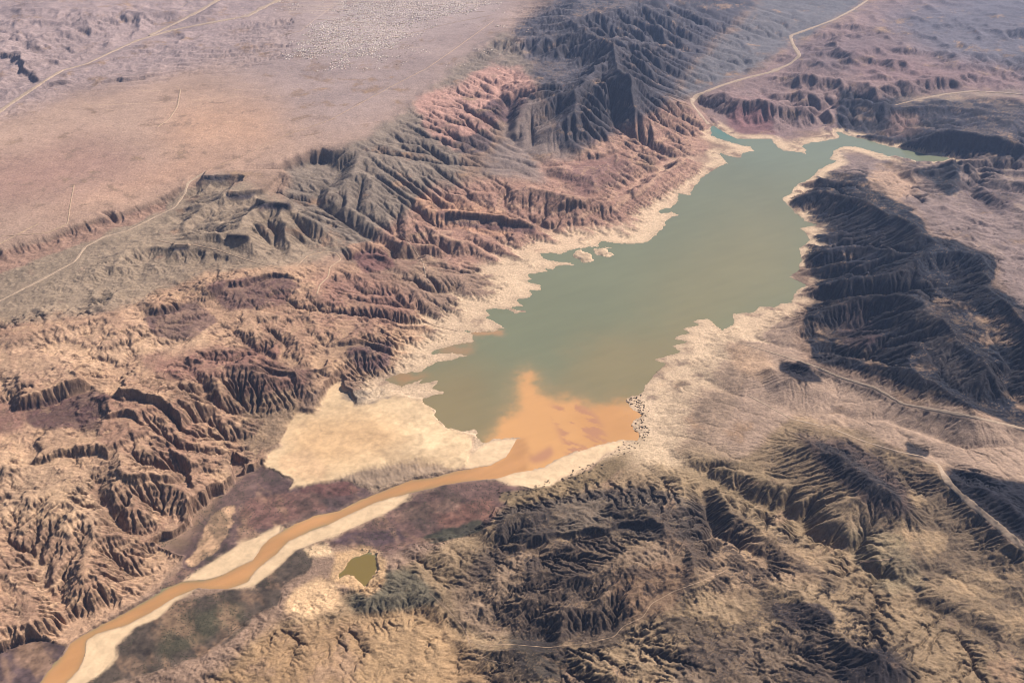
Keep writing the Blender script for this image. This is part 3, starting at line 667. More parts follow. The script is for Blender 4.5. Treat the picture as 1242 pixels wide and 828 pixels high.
# ------------------------------------------------------------------ ground colours by rock and soil type, plus painted shade on the mesa cliffs
def lin(r, g, b):
    c = np.array([r, g, b], float) / 255
    return np.where(c <= .04045, c / 12.92, ((c + .055) / 1.055) ** 2.4).astype(np.float32)
PAINT = [
 # (outline, colour, feather)
 ([(-90,-90),(400,-90),(330,60),(215,95),(90,120),(-90,170)], (152,128,114), 14),
 (PLAIN, (168,136,110), 10),
 ([(250,70),(330,10),(330,-90),(700,-90),(600,60),(520,120),(420,165),(330,125)], (152,128,112), 26),
 ([(352,64),(362,50),(378,44),(384,24),(408,8),(420,-40),(610,-40),(596,14),(560,20),(520,36),(490,44),(476,60),(430,67)], (170,146,128), 14),
 ([(330,190),(230,190),(120,230),(30,270),(150,240),(250,205)], (182,140,108), 14),
 ([(200,130),(340,130),(330,175),(200,180)], (184,142,108), 22),
 ([(0,190),(120,170),(200,200),(60,240),(-90,260)], (158,122,100), 18),
 # escarpment, grey green
 ([(345,206),(420,178),(500,130),(560,72),(620,35),(660,90),(620,140),(560,190),(560,235),(500,260),(470,310),(420,315),(380,300),(350,250)], (128,110,90), 7),
 ([(-90,345),(60,290),(205,245),(260,210),(330,235),(420,300),(360,325),(240,345),(130,380),(-90,400)], (142,120,94), 7),
 ([(-90,330),(0,305),(60,288),(130,265),(205,243),(205,256),(120,288),(60,310),(0,335),(-90,360)], (150,116,92), 4),
 ([(500,120),(560,100),(600,75),(640,85),(655,120),(620,135),(590,165),(550,185),(520,160)], (172,130,108), 6),
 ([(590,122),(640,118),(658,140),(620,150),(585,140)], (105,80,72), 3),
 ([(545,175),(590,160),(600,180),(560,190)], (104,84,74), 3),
 (INNER, (128,108,92), 6),
 ([(312,244),(350,246),(352,254),(316,253)], (58,50,50), 1), ([(276,286),(301,287),(301,293),(275,292)], (58,50,50), 1), ([(208,298),(229,298),(229,303),(206,303)], (62,54,52), 1), ([(246,213),(290,212),(293,219),(250,220)], (112,98,88), 1), ([(276,234),(300,232),(312,233),(300,238),(276,239)], (84,72,68), 1),  # mesa cap cliffs: their shade painted in as dark bands below the tops
 # far range
 ([(620,35),(700,-20),(960,-90),(980,-50),(890,30),(840,80),(800,140),(720,182),(680,180),(660,120),(640,70)], (80,72,70), 8),
 (GREYFAN, (104,96,90), 8),
 # pink hills by the lake
 (PINK, (160,122,98), 9),
 ([(500,235),(590,250),(650,275),(600,290),(520,270)], (176,132,100), 5),
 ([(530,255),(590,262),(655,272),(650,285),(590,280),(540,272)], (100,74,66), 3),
 ([(680,205),(760,185),(770,215),(700,240)], (132,98,84), 6),
 ([(420,300),(470,290),(520,310),(470,325),(425,320)], (178,138,106), 5),
 ([(470,300),(540,310),(560,345),(510,370),(450,350)], (140,112,88), 8),
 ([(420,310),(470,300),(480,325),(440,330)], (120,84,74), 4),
 # upper right
 ([(835,118),(905,92),(955,60),(1060,0),(1330,-90),(1330,130),(1100,110),(1020,160),(935,170),(870,155)], (132,106,94), 9),
 ([(880,125),(940,122),(940,165),(880,160)], (128,90,82), 8),
 ([(1060,20),(1330,-60),(1330,110),(1150,80)], (100,91,90), 14),
 ([(940,60),(1060,40),(1120,70),(1000,90)], (120,98,90), 9),
 ([(1030,60),(1242,90),(1242,110),(1040,100)], (128,100,90), 10),
 ([(1020,105),(1060,118),(1150,118),(1330,130),(1330,195),(1155,192),(1080,178),(1016,162)], (56,50,52), 5),
 ([(1060,120),(1120,116),(1240,108),(1242,116),(1130,124)], (140,118,98), 5),
 ([(1080,135),(1120,140),(1110,165),(1070,160)], (120,92,78), 6),
 # right bank
 ([(1010,185),(1100,190),(1160,195),(1330,200),(1330,380),(1242,375),(1200,345),(1212,310),(1130,285),(1120,262),(1050,220),(1000,205)], (132,110,96), 8),
 ([(1040,210),(1100,200),(1125,225),(1080,250)], (176,142,112), 8),
 ([(1105,208),(1167,193),(1166,228),(1150,238),(1130,222)], (36,34,38), 3),
 ([(1150,215),(1230,225),(1242,260),(1180,250)], (98,80,72), 8),
 ([(985,215),(1000,207),(1055,208),(1052,224),(1000,224)], (50,44,44), 3),
 ([(955,240),(1000,224),(1050,224),(1115,262),(1128,285),(1214,308),(1200,345),(1330,420),(1330,560),(1180,495),(1080,462),(985,438),(975,390),(990,350),(985,320),(972,300),(995,285),(985,265)], (31,30,35), 3),
 ([(1000,268),(1060,275),(1100,300),(1060,320),(1010,310),(1000,290)], (46,42,45), 6),
 ([(1010,375),(1045,370),(1070,410),(1030,425)], (84,64,58), 6),
 ([(1110,360),(1140,380),(1170,430),(1180,480),(1150,465),(1120,400)], (64,55,50), 6),
 # bajada and lower right
 (BAJADA, (158,130,104), 6),
 ([(800,450),(880,400),(930,420),(905,470),(870,530),(820,545),(785,540)], (146,120,94), 8),
 ([(880,410),(940,430),(935,470),(890,450)], (176,142,108), 8),
 ([(945,436),(980,440),(1002,462),(975,464),(948,450)], (44,38,38), 3),
 ([(960,505),(1040,520),(1140,570),(1200,640),(1330,710),(1330,900),(560,900),(300,900),(230,840),(350,750),(470,700),(600,620),(640,600),(760,560),(830,560),(900,560)], (138,113,82), 7),
 ([(760,545),(860,540),(960,590),(1000,640),(960,680),(880,620),(800,590)], (138,114,82), 12),
 ([(600,620),(680,600),(760,590),(860,610),(870,660),(800,655),(720,650),(600,660)], (98,82,64), 5),
 ([(600,665),(720,650),(860,660),(870,700),(800,740),(740,780),(640,780),(560,760),(540,710)], (120,97,73), 9),
 ([(860,620),(960,660),(1010,700),(960,740),(880,740),(850,690)], (132,106,79), 10),
 ([(740,690),(800,680),(850,690),(820,740),(760,770)], (124,96,70), 8),
 ([(960,520),(1040,530),(1100,590),(1110,630),(1060,620),(1000,570)], (84,66,54), 8),
 ([(985,528),(1030,545),(1070,580),(1100,610),(1060,605),(1010,570)], (54,46,42), 4),
 ([(1096,534),(1128,545),(1125,556),(1100,552)], (54,46,42), 3),
 ([(1140,568),(1200,575),(1330,610),(1330,720),(1242,655),(1190,625),(1155,600)], (38,35,38), 4),
 ([(960,590),(1080,640),(1150,740),(1100,720),(1010,650)], (142,117,86), 10),
 ([(1020,640),(1100,650),(1130,720),(1060,720)], (132,112,82), 8),
 ([(830,730),(1000,700),(1020,740),(900,760),(830,760)], (132,108,78), 10),
 ([(930,735),(1000,730),(1020,755),(960,765)], (66,54,46), 5),
 ([(840,770),(1000,765),(1090,790),(1110,828),(1110,900),(800,900),(820,800)], (110,90,69), 8),
 ([(1010,780),(1075,785),(1105,815),(1100,850),(1020,840)], (50,42,40), 4),
 (GEN_FAN, (150,118,82), 10),
 ([(460,740),(520,720),(560,780),(540,828),(420,828)], (158,126,88), 12),
 ([(455,690),(500,690),(540,730),(480,740),(430,740),(425,725)], (104,92,70), 6),
 ([(610,770),(660,770),(700,820),(640,828)], (66,56,44), 6),
 # lower left
 ([(-90,400),(60,395),(180,365),(250,330),(370,322),(420,320),(520,370),(520,410),(470,450),(410,465),(350,475),(330,540),(290,600),(230,660),(190,710),(80,780),(-90,830)], (176,138,104), 6),
 ([(-90,430),(60,395),(180,370),(260,390),(240,430),(100,450),(-90,490)], (188,150,114), 8),
 ([(150,430),(240,425),(360,420),(330,450),(200,460)], (138,98,80), 8),
 ([(380,330),(450,330),(520,370),(470,400),(400,400)], (142,104,84), 10),
 ([(250,345),(350,330),(372,345),(340,370),(270,375)], (112,82,70), 5),
 ([(175,378),(240,368),(262,385),(240,410),(190,410)], (116,88,74), 5),
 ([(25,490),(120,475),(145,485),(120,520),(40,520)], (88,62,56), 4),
 ([(130,485),(215,490),(245,530),(220,560),(140,550),(110,530)], (160,122,94), 5),
 ([(-90,480),(40,490),(30,520),(-90,530)], (136,98,80), 7),
 ([(270,440),(380,445),(370,480),(300,490)], (118,88,72), 6),
 ([(415,420),(475,415),(480,440),(440,450)], (106,80,74), 4),
 ([(-90,540),(120,560),(140,620),(100,690),(-90,740)], (182,146,110), 12),
 ([(0,640),(100,650),(60,720),(-90,740)], (184,146,110), 12),
 ([(300,480),(360,470),(358,500),(335,540),(300,560),(290,520)], (138,112,84), 6),
 ([(380,600),(450,590)], (0,0,0), 1),
 # river corridor
 (MUD, (208,174,128), 2), ([(360,510),(440,500),(500,520),(470,550),(390,570),(345,560)], (200,160,112), 12), ([(400,480),(460,470),(480,480),(440,492)], (140,120,96), 4),
 ([(335,555),(380,545),(400,575),(350,580)], (206,166,120), 6),
 ([(406,582),(430,572),(474,562),(503,557),(540,566),(553,571),(525,579),(500,581),(478,590),(455,597),(436,590)], (150,124,96), 2),
 (FLOOD_L, (90,68,60), 2), ([(360,590),(420,585),(440,590),(420,602),(380,605)], (98,66,56), 3), ([(300,600),(380,598),(400,615),(330,640),(290,640)], (112,80,66), 5),
 ([(240,655),(255,625),(290,610),(280,640),(265,665),(230,690),(225,680)], (178,140,102), 3),
 (FLOOD_R, (102,76,64), 2), ([(520,620),(600,600),(600,625),(540,645)], (112,78,62), 6), ([(470,620),(560,600),(560,615),(480,640)], (122,92,74), 5), ([(390,652),(480,640),(500,655),(440,666)], (84,64,60), 4),
 ([(510,648),(590,630),(585,645),(520,662)], (66,60,44), 4),
 (FLOOD_B, (80,66,52), 4), ([(200,750),(290,725),(300,740),(230,790),(180,805)], (78,70,50), 8), (FLOOD_C, (84,66,60), 3),
 ([(340,740),(350,715),(385,700),(415,715),(412,735),(375,748)], (206,166,120), 6), ([(370,664),(395,658),(402,672),(375,675)], (216,178,132), 2),
 ([(402,668),(440,662),(468,678),(468,700),(450,722),(420,712),(398,708)], (186,148,104), 2),
 ([(600,600),(680,585),(750,550),(790,520),(800,545),(740,575),(690,600),(620,615)], (122,100,70), 4),
] 
for b in BARS: PAINT.append((b, (208,174,130), 1))
_gx, _gy = ground(_rx, np.maximum(_ry, -80), 150.0); _ed = fbm(_gx, _gy, 460, 6, gain=.68, seed=79)
Cimg = np.empty((RH, RW, 3), np.float32); Cimg[:] = lin(140, 112, 88)
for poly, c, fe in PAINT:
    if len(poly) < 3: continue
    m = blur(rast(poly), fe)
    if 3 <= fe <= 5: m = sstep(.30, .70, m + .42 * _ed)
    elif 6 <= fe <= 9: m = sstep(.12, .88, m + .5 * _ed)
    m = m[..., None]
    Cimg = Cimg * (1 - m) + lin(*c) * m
Cimg *= np.array([.98, .99, 1.10], np.float32)
log('paint')
m_rough = blur(np.clip(rast([(560,700),(600,620),(760,585),(860,600),(960,650),(1010,700),(1120,800),(1110,900),(600,900),(560,780)]) + rast([(960,505),(1040,520),(1140,570),(1330,690),(1330,900),(1150,760),(1040,620)]) * .8
   + rast([(955,240),(1000,205),(1055,208),(1128,285),(1214,308),(1200,345),(1330,420),(1330,560),(1180,495),(985,438),(975,390),(985,320)]) + rast([(1020,105),(1330,130),(1330,260),(1130,240),(1016,162)]) * .8
   + rast([(620,35),(700,-20),(900,-90),(850,30),(790,90),(770,140),(720,180),(680,180),(640,70)]) * .7 + rast(STRATA) * .35, 0, 1), 10)
m_wide = blur(np.clip(rast([(440,440),(540,340),(640,280),(740,240),(830,190),(860,200),(800,300),(600,420),(500,500),(400,500)]) + rast([(760,560),(780,470),(860,370),(970,360),(960,400),(930,450),(880,540),(820,570)]), 0, 1), 10)
def ground_colour(x, y, z, a, u, v, slope):
    wu = fbm(x, y, 420, 4, seed=71) * 7; wv = fbm(x, y, 420, 4, seed=72) * 5
    flat = rlook(blur(m_flat, 1), u, v)
    fu_, fv_ = flat_warp(x, y, u, v)
    k = np.clip(flat * 1.5, 0, 1)
    c = rlook(Cimg, (u + wu) * (1 - k) + fu_ * k, (v + wv) * (1 - k) + fv_ * k)
    n1 = fbm(x, y, 1100, 4, seed=73); n2 = fbm(x, y, 150, 4, gain=.6, seed=74)
    pl = rlook(m_plain, u, v)
    n3 = fbm(x, y, 48, 3, gain=.7, seed=75)
    c = c * (1 + (.20 - .08 * flat) * n1 + (.26 - .14 * pl - .1 * flat) * n2 + (.22 - .1 * pl - .12 * flat) * n3)[..., None]
    fp = rlook(m_flood, fu_, fv_)
    f1 = fbm(x * .8 + y * .6, (y * .8 - x * .6) * .45, 330, 5, gain=.62, seed=77)
    m = (fp * sstep(.08, .42, f1) * .6)[..., None]; c = c * (1 - m) + lin(150, 116, 90) * m
    m = (fp * sstep(.05, .4, -f1) * .55)[..., None]; c = c * (1 - m) + lin(58, 50, 42) * m
    c = c * (1 + fp * (.6 * n3 + .3 * n2))[..., None]
    mdm = rlook(m_mud, fu_, fv_); f2 = fbm(x * .9 - y * .43, (y * .9 + x * .43) * 3.2, 900, 5, gain=.6, seed=78)
    ch = fbm(x, y, 520, 5, gain=.6, seed=89, ridged=True)
    c = c * (1 + mdm * (.24 * f2 - .22 * sstep(.55, .85, ch) + .1 * n3))[..., None]
    m = (mdm * sstep(.18, .5, fbm(x, y, 420, 5, gain=.65, seed=90) - .1) * .5)[..., None]; c = c * (1 - m) + lin(160, 130, 98) * m
    # bedding colours
    st = rlook(np.maximum(m_str, m_pink), u, v)
    zz = z + fbm(x, y, 2500, 2, seed=41) * 60 + x * .018 - y * .012 + 3 * n2
    band = vnoise(zz / 17.0, zz * 0 + 3.3) * .6 + vnoise(zz / 6.0, zz * 0 + 9.1) * .4
    red = lin(136, 98, 80)
    q_ = zz / 40.0; q_ = np.abs(q_ - np.floor(q_) - .5)
    m = (st * sstep(.16, .05, q_ + .05 * n3) * sstep(.25, .6, slope) * .5)[..., None]; c = c * (1 - m) + lin(96, 70, 62) * m
    m = (st * np.clip(band * 1.6, 0, 1) * .55)[..., None]; c = c * (1 - m) + red * m
    m = (st * np.clip(-band * 1.6, 0, 1) * .35)[..., None]; c = c * (1 - m) + lin(190, 152, 118) * m
    # bare rock on steep ground, varnished
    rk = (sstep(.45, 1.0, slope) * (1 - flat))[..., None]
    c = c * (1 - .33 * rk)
    hills_ = rlook(m_rough, u, v)
    oc = fbm(x, y, 260, 5, gain=.62, seed=76)
    m = (hills_ * sstep(.06, .20, oc * .9 + slope * .35 - .05 + .12 * n3) * (1 - flat) * .72)[..., None]
    c = c * (1 - m) + m * (lin(56, 48, 46) * .8 + c * .15)
    m = (hills_ * sstep(.12, .26, -oc + .12 * n3) * (1 - flat) * .5)[..., None]
    c = c * (1 - m) + m * np.minimum(c * 1.5 + .01, lin(176, 142, 106))
    ped = (hills_ * (1 - sstep(.07, .20, slope + .05 * n2)) * (1 - flat) * .38)[..., None]
    c = c * (1 - ped) + ped * lin(146, 118, 92)
    # gravel in the washes
    ws = (sstep(4.7, 6.2, a + .25 * n2) * sstep(.30, .06, slope) * (1 - flat) * (1 - .35 * pl))[..., None]
    c = c * (1 - .55 * ws) + .55 * ws * np.minimum(c * 1.5 + .02, lin(196, 164, 130))
    # bleached ring of old lake levels
    sdv = GA.sample(sd, x, y)
    zr = z + 3 * n2 + 6 * n1
    wide = rlook(m_wide, u, v)
    ring = np.maximum(sstep(38, 22, zr) * sstep(950, 450, sdv) * wide, sstep(20, 11, zr) * sstep(330, 150, sdv)) * (1 - flat)
    c = c * (1 + wide * sstep(130, 60, z) * .22 * vnoise(z / 3.4, z * 0 + 5.7))[..., None]
    ring = ring * sstep(-.85, -.1, n2 + .8 * n1 + .25 * wide)
    bandz = vnoise(z / 2.4, z * 0 + 1.7)
    rc = lin(198, 168, 136) * (1 + .24 * bandz + .10 * n2 + .10 * n3)[..., None]
    m = (ring * (.72 + .2 * n1))[..., None].clip(0, 1); c = c * (1 - m) + rc * m
    return np.clip(c, .01, .9)

def grad(Z):
    dzr = np.gradient(Z, axis=0) / np.maximum(np.gradient(FY, axis=0), 1e-3)
    dzc = np.gradient(Z, axis=1) / np.maximum(np.gradient(FX, axis=1), 1e-3)
    return np.hypot(dzr, dzc)
SL = grad(FZ)
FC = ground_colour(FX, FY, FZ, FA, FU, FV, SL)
log('colours')

# ------------------------------------------------------------------ materials
def new_mat(name):
    m = bpy.data.materials.new(name); m.use_nodes = True
    nt = m.node_tree; return m, nt, nt.nodes['Principled BSDF']
def ground_material():
    m, nt, b = new_mat('ground')
    N = nt.nodes.new; L = nt.links.new
    at = N('ShaderNodeVertexColor'); at.layer_name = 'soil'
    geo = N('ShaderNodeNewGeometry')
    n1 = N('ShaderNodeTexNoise'); n1.inputs['Scale'].default_value = .03; n1.inputs['Detail'].default_value = 6; n1.inputs['Roughness'].default_value = .7
    n2 = N('ShaderNodeTexNoise'); n2.inputs['Scale'].default_value = .0045; n2.inputs['Detail'].default_value = 7; n2.inputs['Roughness'].default_value = .65
    L(geo.outputs['Position'], n1.inputs['Vector']); L(geo.outputs['Position'], n2.inputs['Vector'])
    mr = N('ShaderNodeMapRange'); mr.inputs[1].default_value = .3; mr.inputs[2].default_value = .7; mr.inputs[3].default_value = .72; mr.inputs[4].default_value = 1.26
    L(n1.outputs['Fac'], mr.inputs[0])
    mx = N('ShaderNodeMix'); mx.data_type = 'RGBA'; mx.blend_type = 'MULTIPLY'; mx.inputs['Factor'].default_value = 1
    L(at.outputs['Color'], mx.inputs[6]); L(mr.outputs[0], mx.inputs[7])
    L(mx.outputs[2], b.inputs['Base Color'])
    b.inputs['Roughness'].default_value = .95; b.inputs['Specular IOR Level'].default_value = .1
    ad = N('ShaderNodeMath'); ad.operation = 'MULTIPLY_ADD'; L(n2.outputs['Fac'], ad.inputs[0]); ad.inputs[1].default_value = 2.5; L(n1.outputs['Fac'], ad.inputs[2])
    bp = N('ShaderNodeBump'); bp.inputs['Strength'].default_value = .8; bp.inputs['Distance'].default_value = 11.0
    L(ad.outputs[0], bp.inputs['Height']); L(bp.outputs[0], b.inputs['Normal'])
    return m
def flat_material():
    m, nt, b = new_mat('fine_sediment')
    N = nt.nodes.new; L = nt.links.new
    at = N('ShaderNodeVertexColor'); at.layer_name = 'soil'
    geo = N('ShaderNodeNewGeometry')
    n1 = N('ShaderNodeTexNoise'); n1.inputs['Scale'].default_value = .012; n1.inputs['Detail'].default_value = 8; n1.inputs['Roughness'].default_value = .65; n1.inputs['Distortion'].default_value = .6
    L(geo.outputs['Position'], n1.inputs['Vector'])
    mr = N('ShaderNodeMapRange'); mr.inputs[1].default_value = .3; mr.inputs[2].default_value = .7; mr.inputs[3].default_value = .86; mr.inputs[4].default_value = 1.12
    L(n1.outputs['Fac'], mr.inputs[0])
    mx = N('ShaderNodeMix'); mx.data_type = 'RGBA'; mx.blend_type = 'MULTIPLY'; mx.inputs['Factor'].default_value = 1
    L(at.outputs['Color'], mx.inputs[6]); L(mr.outputs[0], mx.inputs[7]); L(mx.outputs[2], b.inputs['Base Color'])
    b.inputs['Roughness'].default_value = .9; b.inputs['Specular IOR Level'].default_value = .15
    bp = N('ShaderNodeBump'); bp.inputs['Strength'].default_value = .35; bp.inputs['Distance'].default_value = 4.0
    L(n1.outputs['Fac'], bp.inputs['Height']); L(bp.outputs[0], b.inputs['Normal'])
    return m
def water_material():
    m, nt, b = new_mat('silty_water')
    N = nt.nodes.new; L = nt.links.new
    at = N('ShaderNodeVertexColor'); at.layer_name = 'soil'
    L(at.outputs['Color'], b.inputs['Base Color'])
    b.inputs['Roughness'].default_value = .22; b.inputs['IOR'].default_value = 1.33; b.inputs['Specular IOR Level'].default_value = .4
    geo = N('ShaderNodeNewGeometry')
    n1 = N('ShaderNodeTexNoise'); n1.inputs['Scale'].default_value = .05; n1.inputs['Detail'].default_value = 5
    L(geo.outputs['Position'], n1.inputs['Vector'])
    bp = N('ShaderNodeBump'); bp.inputs['Strength'].default_value = .12; bp.inputs['Distance'].default_value = 1.0
    L(n1.outputs['Fac'], bp.inputs['Height']); L(bp.outputs[0], b.inputs['Normal'])
    return m
def plain_material(name, rgb, rough=.9):
    m, nt, b = new_mat(name)
    N = nt.nodes.new; L = nt.links.new
    geo = N('ShaderNodeNewGeometry'); n1 = N('ShaderNodeTexNoise'); n1.inputs['Scale'].default_value = .03; n1.inputs['Detail'].default_value = 4
    L(geo.outputs['Position'], n1.inputs['Vector'])
    mr = N('ShaderNodeMapRange'); mr.inputs[1].default_value = .3; mr.inputs[2].default_value = .7; mr.inputs[3].default_value = .8; mr.inputs[4].default_value = 1.15
    L(n1.outputs['Fac'], mr.inputs[0])
    mx = N('ShaderNodeMix'); mx.data_type = 'RGBA'; mx.blend_type = 'MULTIPLY'; mx.inputs['Factor'].default_value = 1
    c = lin(*rgb); mx.inputs[6].default_value = (c[0], c[1], c[2], 1); L(mr.outputs[0], mx.inputs[7]); L(mx.outputs[2], b.inputs['Base Color'])
    b.inputs['Roughness'].default_value = rough; b.inputs['Specular IOR Level'].default_value = .15
    return m
M_GROUND = ground_material(); M_FLAT = flat_material(); M_WATER = water_material()

def mesh_obj(name, verts, quads, mat, colours=None, smooth=True):
    me = bpy.data.meshes.new(name)
    nv, nq = len(verts), len(quads); k = quads.shape[1]
    me.vertices.add(nv); me.vertices.foreach_set('co', np.ascontiguousarray(verts, np.float32).ravel())
    me.loops.add(nq * k); me.loops.foreach_set('vertex_index', np.ascontiguousarray(quads, np.int32).ravel())
    me.polygons.add(nq); me.polygons.foreach_set('loop_start', np.arange(0, nq * k, k, dtype=np.int32))
    if smooth: me.polygons.foreach_set('use_smooth', np.ones(nq, bool))
    me.update(calc_edges=True)
    if colours is not None:
        ca = me.color_attributes.new('soil', 'FLOAT_COLOR', 'POINT')
        ca.data.foreach_set('color', np.ascontiguousarray(np.c_[colours, np.ones(nv)], np.float32).ravel())
    me.materials.append(mat)
    o = bpy.data.objects.new(name, me); col.objects.link(o); return o
def tag(o, label, cat=None, kind=None, group=None):
    o['label'] = label
    if cat: o['category'] = cat
    if kind: o['kind'] = kind
    if group: o['group'] = group
    return o
def sub_mesh(name, V, Q, C, mat):
    used = np.unique(Q); inv = np.full(len(V), -1, np.int32); inv[used] = np.arange(len(used))
    return mesh_obj(name, V[used], inv[Q], mat, C[used])

# ------------------------------------------------------------------ the ground, split by landform
REGIONS = [  # name, label, category, outline(s), material
 ('desert_plain', 'broad smooth pinkish mesa plain with the town on it', 'plain', [PLAIN], 0),
 ('wash_hills', 'lavender dissected hills with pale dry washes beyond the mesa plain', 'hills', [[(-900,-900),(400,-900),(350,60),(300,85),(215,92),(100,112),(0,150),(-900,400)]], 0),
 ('escarpment', 'grey green gullied escarpment dropping from the mesa plain', 'escarpment', [[(345,206),(420,178),(500,130),(560,72),(620,35),(660,90),(620,140),(560,190),(560,235),(500,260),(470,310),(420,315),(370,325),(240,345),(130,378),(-900,460),(-900,345),(60,290),(205,245),(260,210)]], 0),
 ('mountain_range', 'rugged dark grey mountain range above the far lakeshore', 'mountains', [[(620,35),(640,-900),(1500,-900),(1060,0),(955,60),(905,92),(835,118),(780,150),(700,190),(575,215),(560,190),(620,140),(660,90)]], 0),
 ('pink_hills', 'pink and red banded hills along the left lakeshore', 'hills', [[(470,310),(500,260),(560,235),(575,215),(700,190),(780,150),(835,118),(870,155),(884,198),(823,260),(726,300),(640,340),(560,399),(520,400),(480,380),(420,320)]], 0),
 ('banded_badlands', 'tan badlands with dark cliffs between the escarpment and the river', 'badlands', [[(-900,420),(130,378),(240,345),(370,325),(420,320),(480,380),(520,400),(565,431),(465,460),(400,470),(350,480),(320,560),(290,560),(230,640),(225,700),(60,790),(-900,830)]], 0),
 ('far_badlands', 'pinkish gullied badlands around the winding pale wash', 'badlands', [[(835,118),(905,92),(955,60),(1060,0),(1500,-900),(2400,-900),(2400,130),(1100,112),(1020,105),(1016,162),(935,175),(870,155)]], 0),
 ('arm_hills', 'dark blue grey hills on the bank of the narrow lake arm', 'hills', [[(1020,105),(1100,112),(2400,130),(2400,195),(1155,192),(1080,178),(1016,162)]], 0),
 ('volcanic_hills', 'almost black volcanic hills rising from the lakeshore', 'hills', [[(955,240),(1000,205),(1055,208),(1115,262),(1128,285),(1214,308),(1200,345),(2400,900),(2400,1000),(1242,520),(1180,495),(1080,462),(985,438),(975,390),(965,360),(985,320)]], 0),
 ('shore_flats', 'pale sandy ground between the lake arm and the black hills', 'flats', [[(1000,205),(1014,183),(1100,190),(1160,195),(2400,200),(2400,880),(1200,345),(1214,308),(1128,285),(1115,262),(1055,208)]], 0),
 ('alluvial_fan', 'tan alluvial fan with old shorelines beside the lake', 'alluvial fan', [[(760,480),(800,440),(830,400),(860,380),(962,366),(985,438),(1080,462),(1242,520),(2400,1000),(2400,1200),(1242,668),(1140,570),(1040,520),(960,505),(900,560),(760,560)]], 0),
 ('brown_hills', 'rough brown and olive hills on the near side of the delta', 'hills', [[(-900,2400),(2400,2400),(2400,1200),(1242,668),(1140,570),(1040,520),(960,505),(900,560),(745,548),(690,585),(640,600),(560,655),(470,680),(350,720),(240,800),(60,880)]], 0),
 ('flood_plain', 'dark purple brown scrub flood plain between river and badlands', 'flood plain', [FLOOD_L], 1),
 ('flood_plain', 'reddish brown scrub flood plain beside the pond', 'flood plain', [FLOOD_R], 1),
 ('flood_plain', 'olive green scrub flood plain below the pale sandbar', 'flood plain', [FLOOD_B], 1),
 ('flood_plain', 'dark scrub strip under the fluted river bluff', 'flood plain', [FLOOD_C], 1),
 ('mud_flat', 'wide pale cream mud flat at the head of the lake', 'mud flat', [MUD], 1),
 ('sandbar', 'long pale sandbar widest where the flood plain is olive green', 'sandbar', [BARS[0]], 1),
 ('sandbar', 'pale pointed sandbar against the dark purple flood plain', 'sandbar', [BARS[1]], 1),
 ('sandbar', 'long narrow pale sandbar on the pond side of the river', 'sandbar', [BARS[2]], 1),
 ('sandbar', 'pale sandbar at the river mouth below the brown hills', 'sandbar', [BARS[3]], 1),
 ('sandbar', 'small cream sandbar joining the mud flat at the river mouth', 'sandbar', [BARS[4]], 1),
 ('islet', 'pale ragged rock islet off the pink hills', 'islet', [[(691,312),(702,302),(716,306),(722,316),(709,321),(697,317)]], 0),
 ('islet', 'smaller rounded pale islet off the pink hills', 'islet', [[(719,305),(731,298),(746,308),(737,312),(725,312)]], 0),
]
V = np.stack([FX.ravel(), FY.ravel(), FZ.ravel()], 1); C = FC.reshape(-1, 3)
ii = (np.arange(NR - 1)[:, None] * NC + np.arange(NC - 1)[None]).ravel()
Q = np.stack([ii, ii + 1, ii + NC + 1, ii + NC], 1)
fcx = (FX[:-1, :-1] + FX[1:, 1:]) / 2; fcy = (FY[:-1, :-1] + FY[1:, 1:]) / 2; fcz = (FZ[:-1, :-1] + FZ[1:, 1:]) / 2
fu, fv = project(fcx, fcy, fcz)
reg = np.full(fu.shape, -1, np.int16)
for i, r in enumerate(REGIONS):
    for poly in r[3]:
        p = np.array(poly, float); m = (fu > p[:, 0].min()) & (fu < p[:, 0].max()) & (fv > p[:, 1].min()) & (fv < p[:, 1].max())
        if r[0] == 'islet': m &= (fcz > -2.5)
        idx = np.nonzero(m); k = poly_mask(poly, fu[idx], fv[idx])
        reg[idx[0][k], idx[1][k]] = i
names = [r[0] for r in REGIONS] 
wet = (rlook(m_lake, *project(fcx, fcy, 0 * fcx)) > .5) & (fcz < .3) | (rlook(m_river, *project(fcx, fcy, 0 * fcx)) > .5)
isl_ids = [i for i, nm in enumerate(names) if nm == 'islet']
reg[wet & ~np.isin(reg, isl_ids)] = -2
reg = reg.ravel()
for i, r in enumerate(REGIONS):
    k = reg == i
    if not k.any(): continue
    tag(sub_mesh(r[0], V, Q[k], C, M_FLAT if r[4] else M_GROUND), r[1], r[2], 'structure')
tag(sub_mesh('lake_bed', V, Q[reg == -2], C, M_FLAT), 'silty lake and river bed under the water', 'lake bed', 'structure')
if (reg == -1).any(): tag(sub_mesh('terrain', V, Q[reg == -1], C, M_GROUND), 'plain brown desert ground between the landforms', 'ground', 'structure')
log('ground objects')

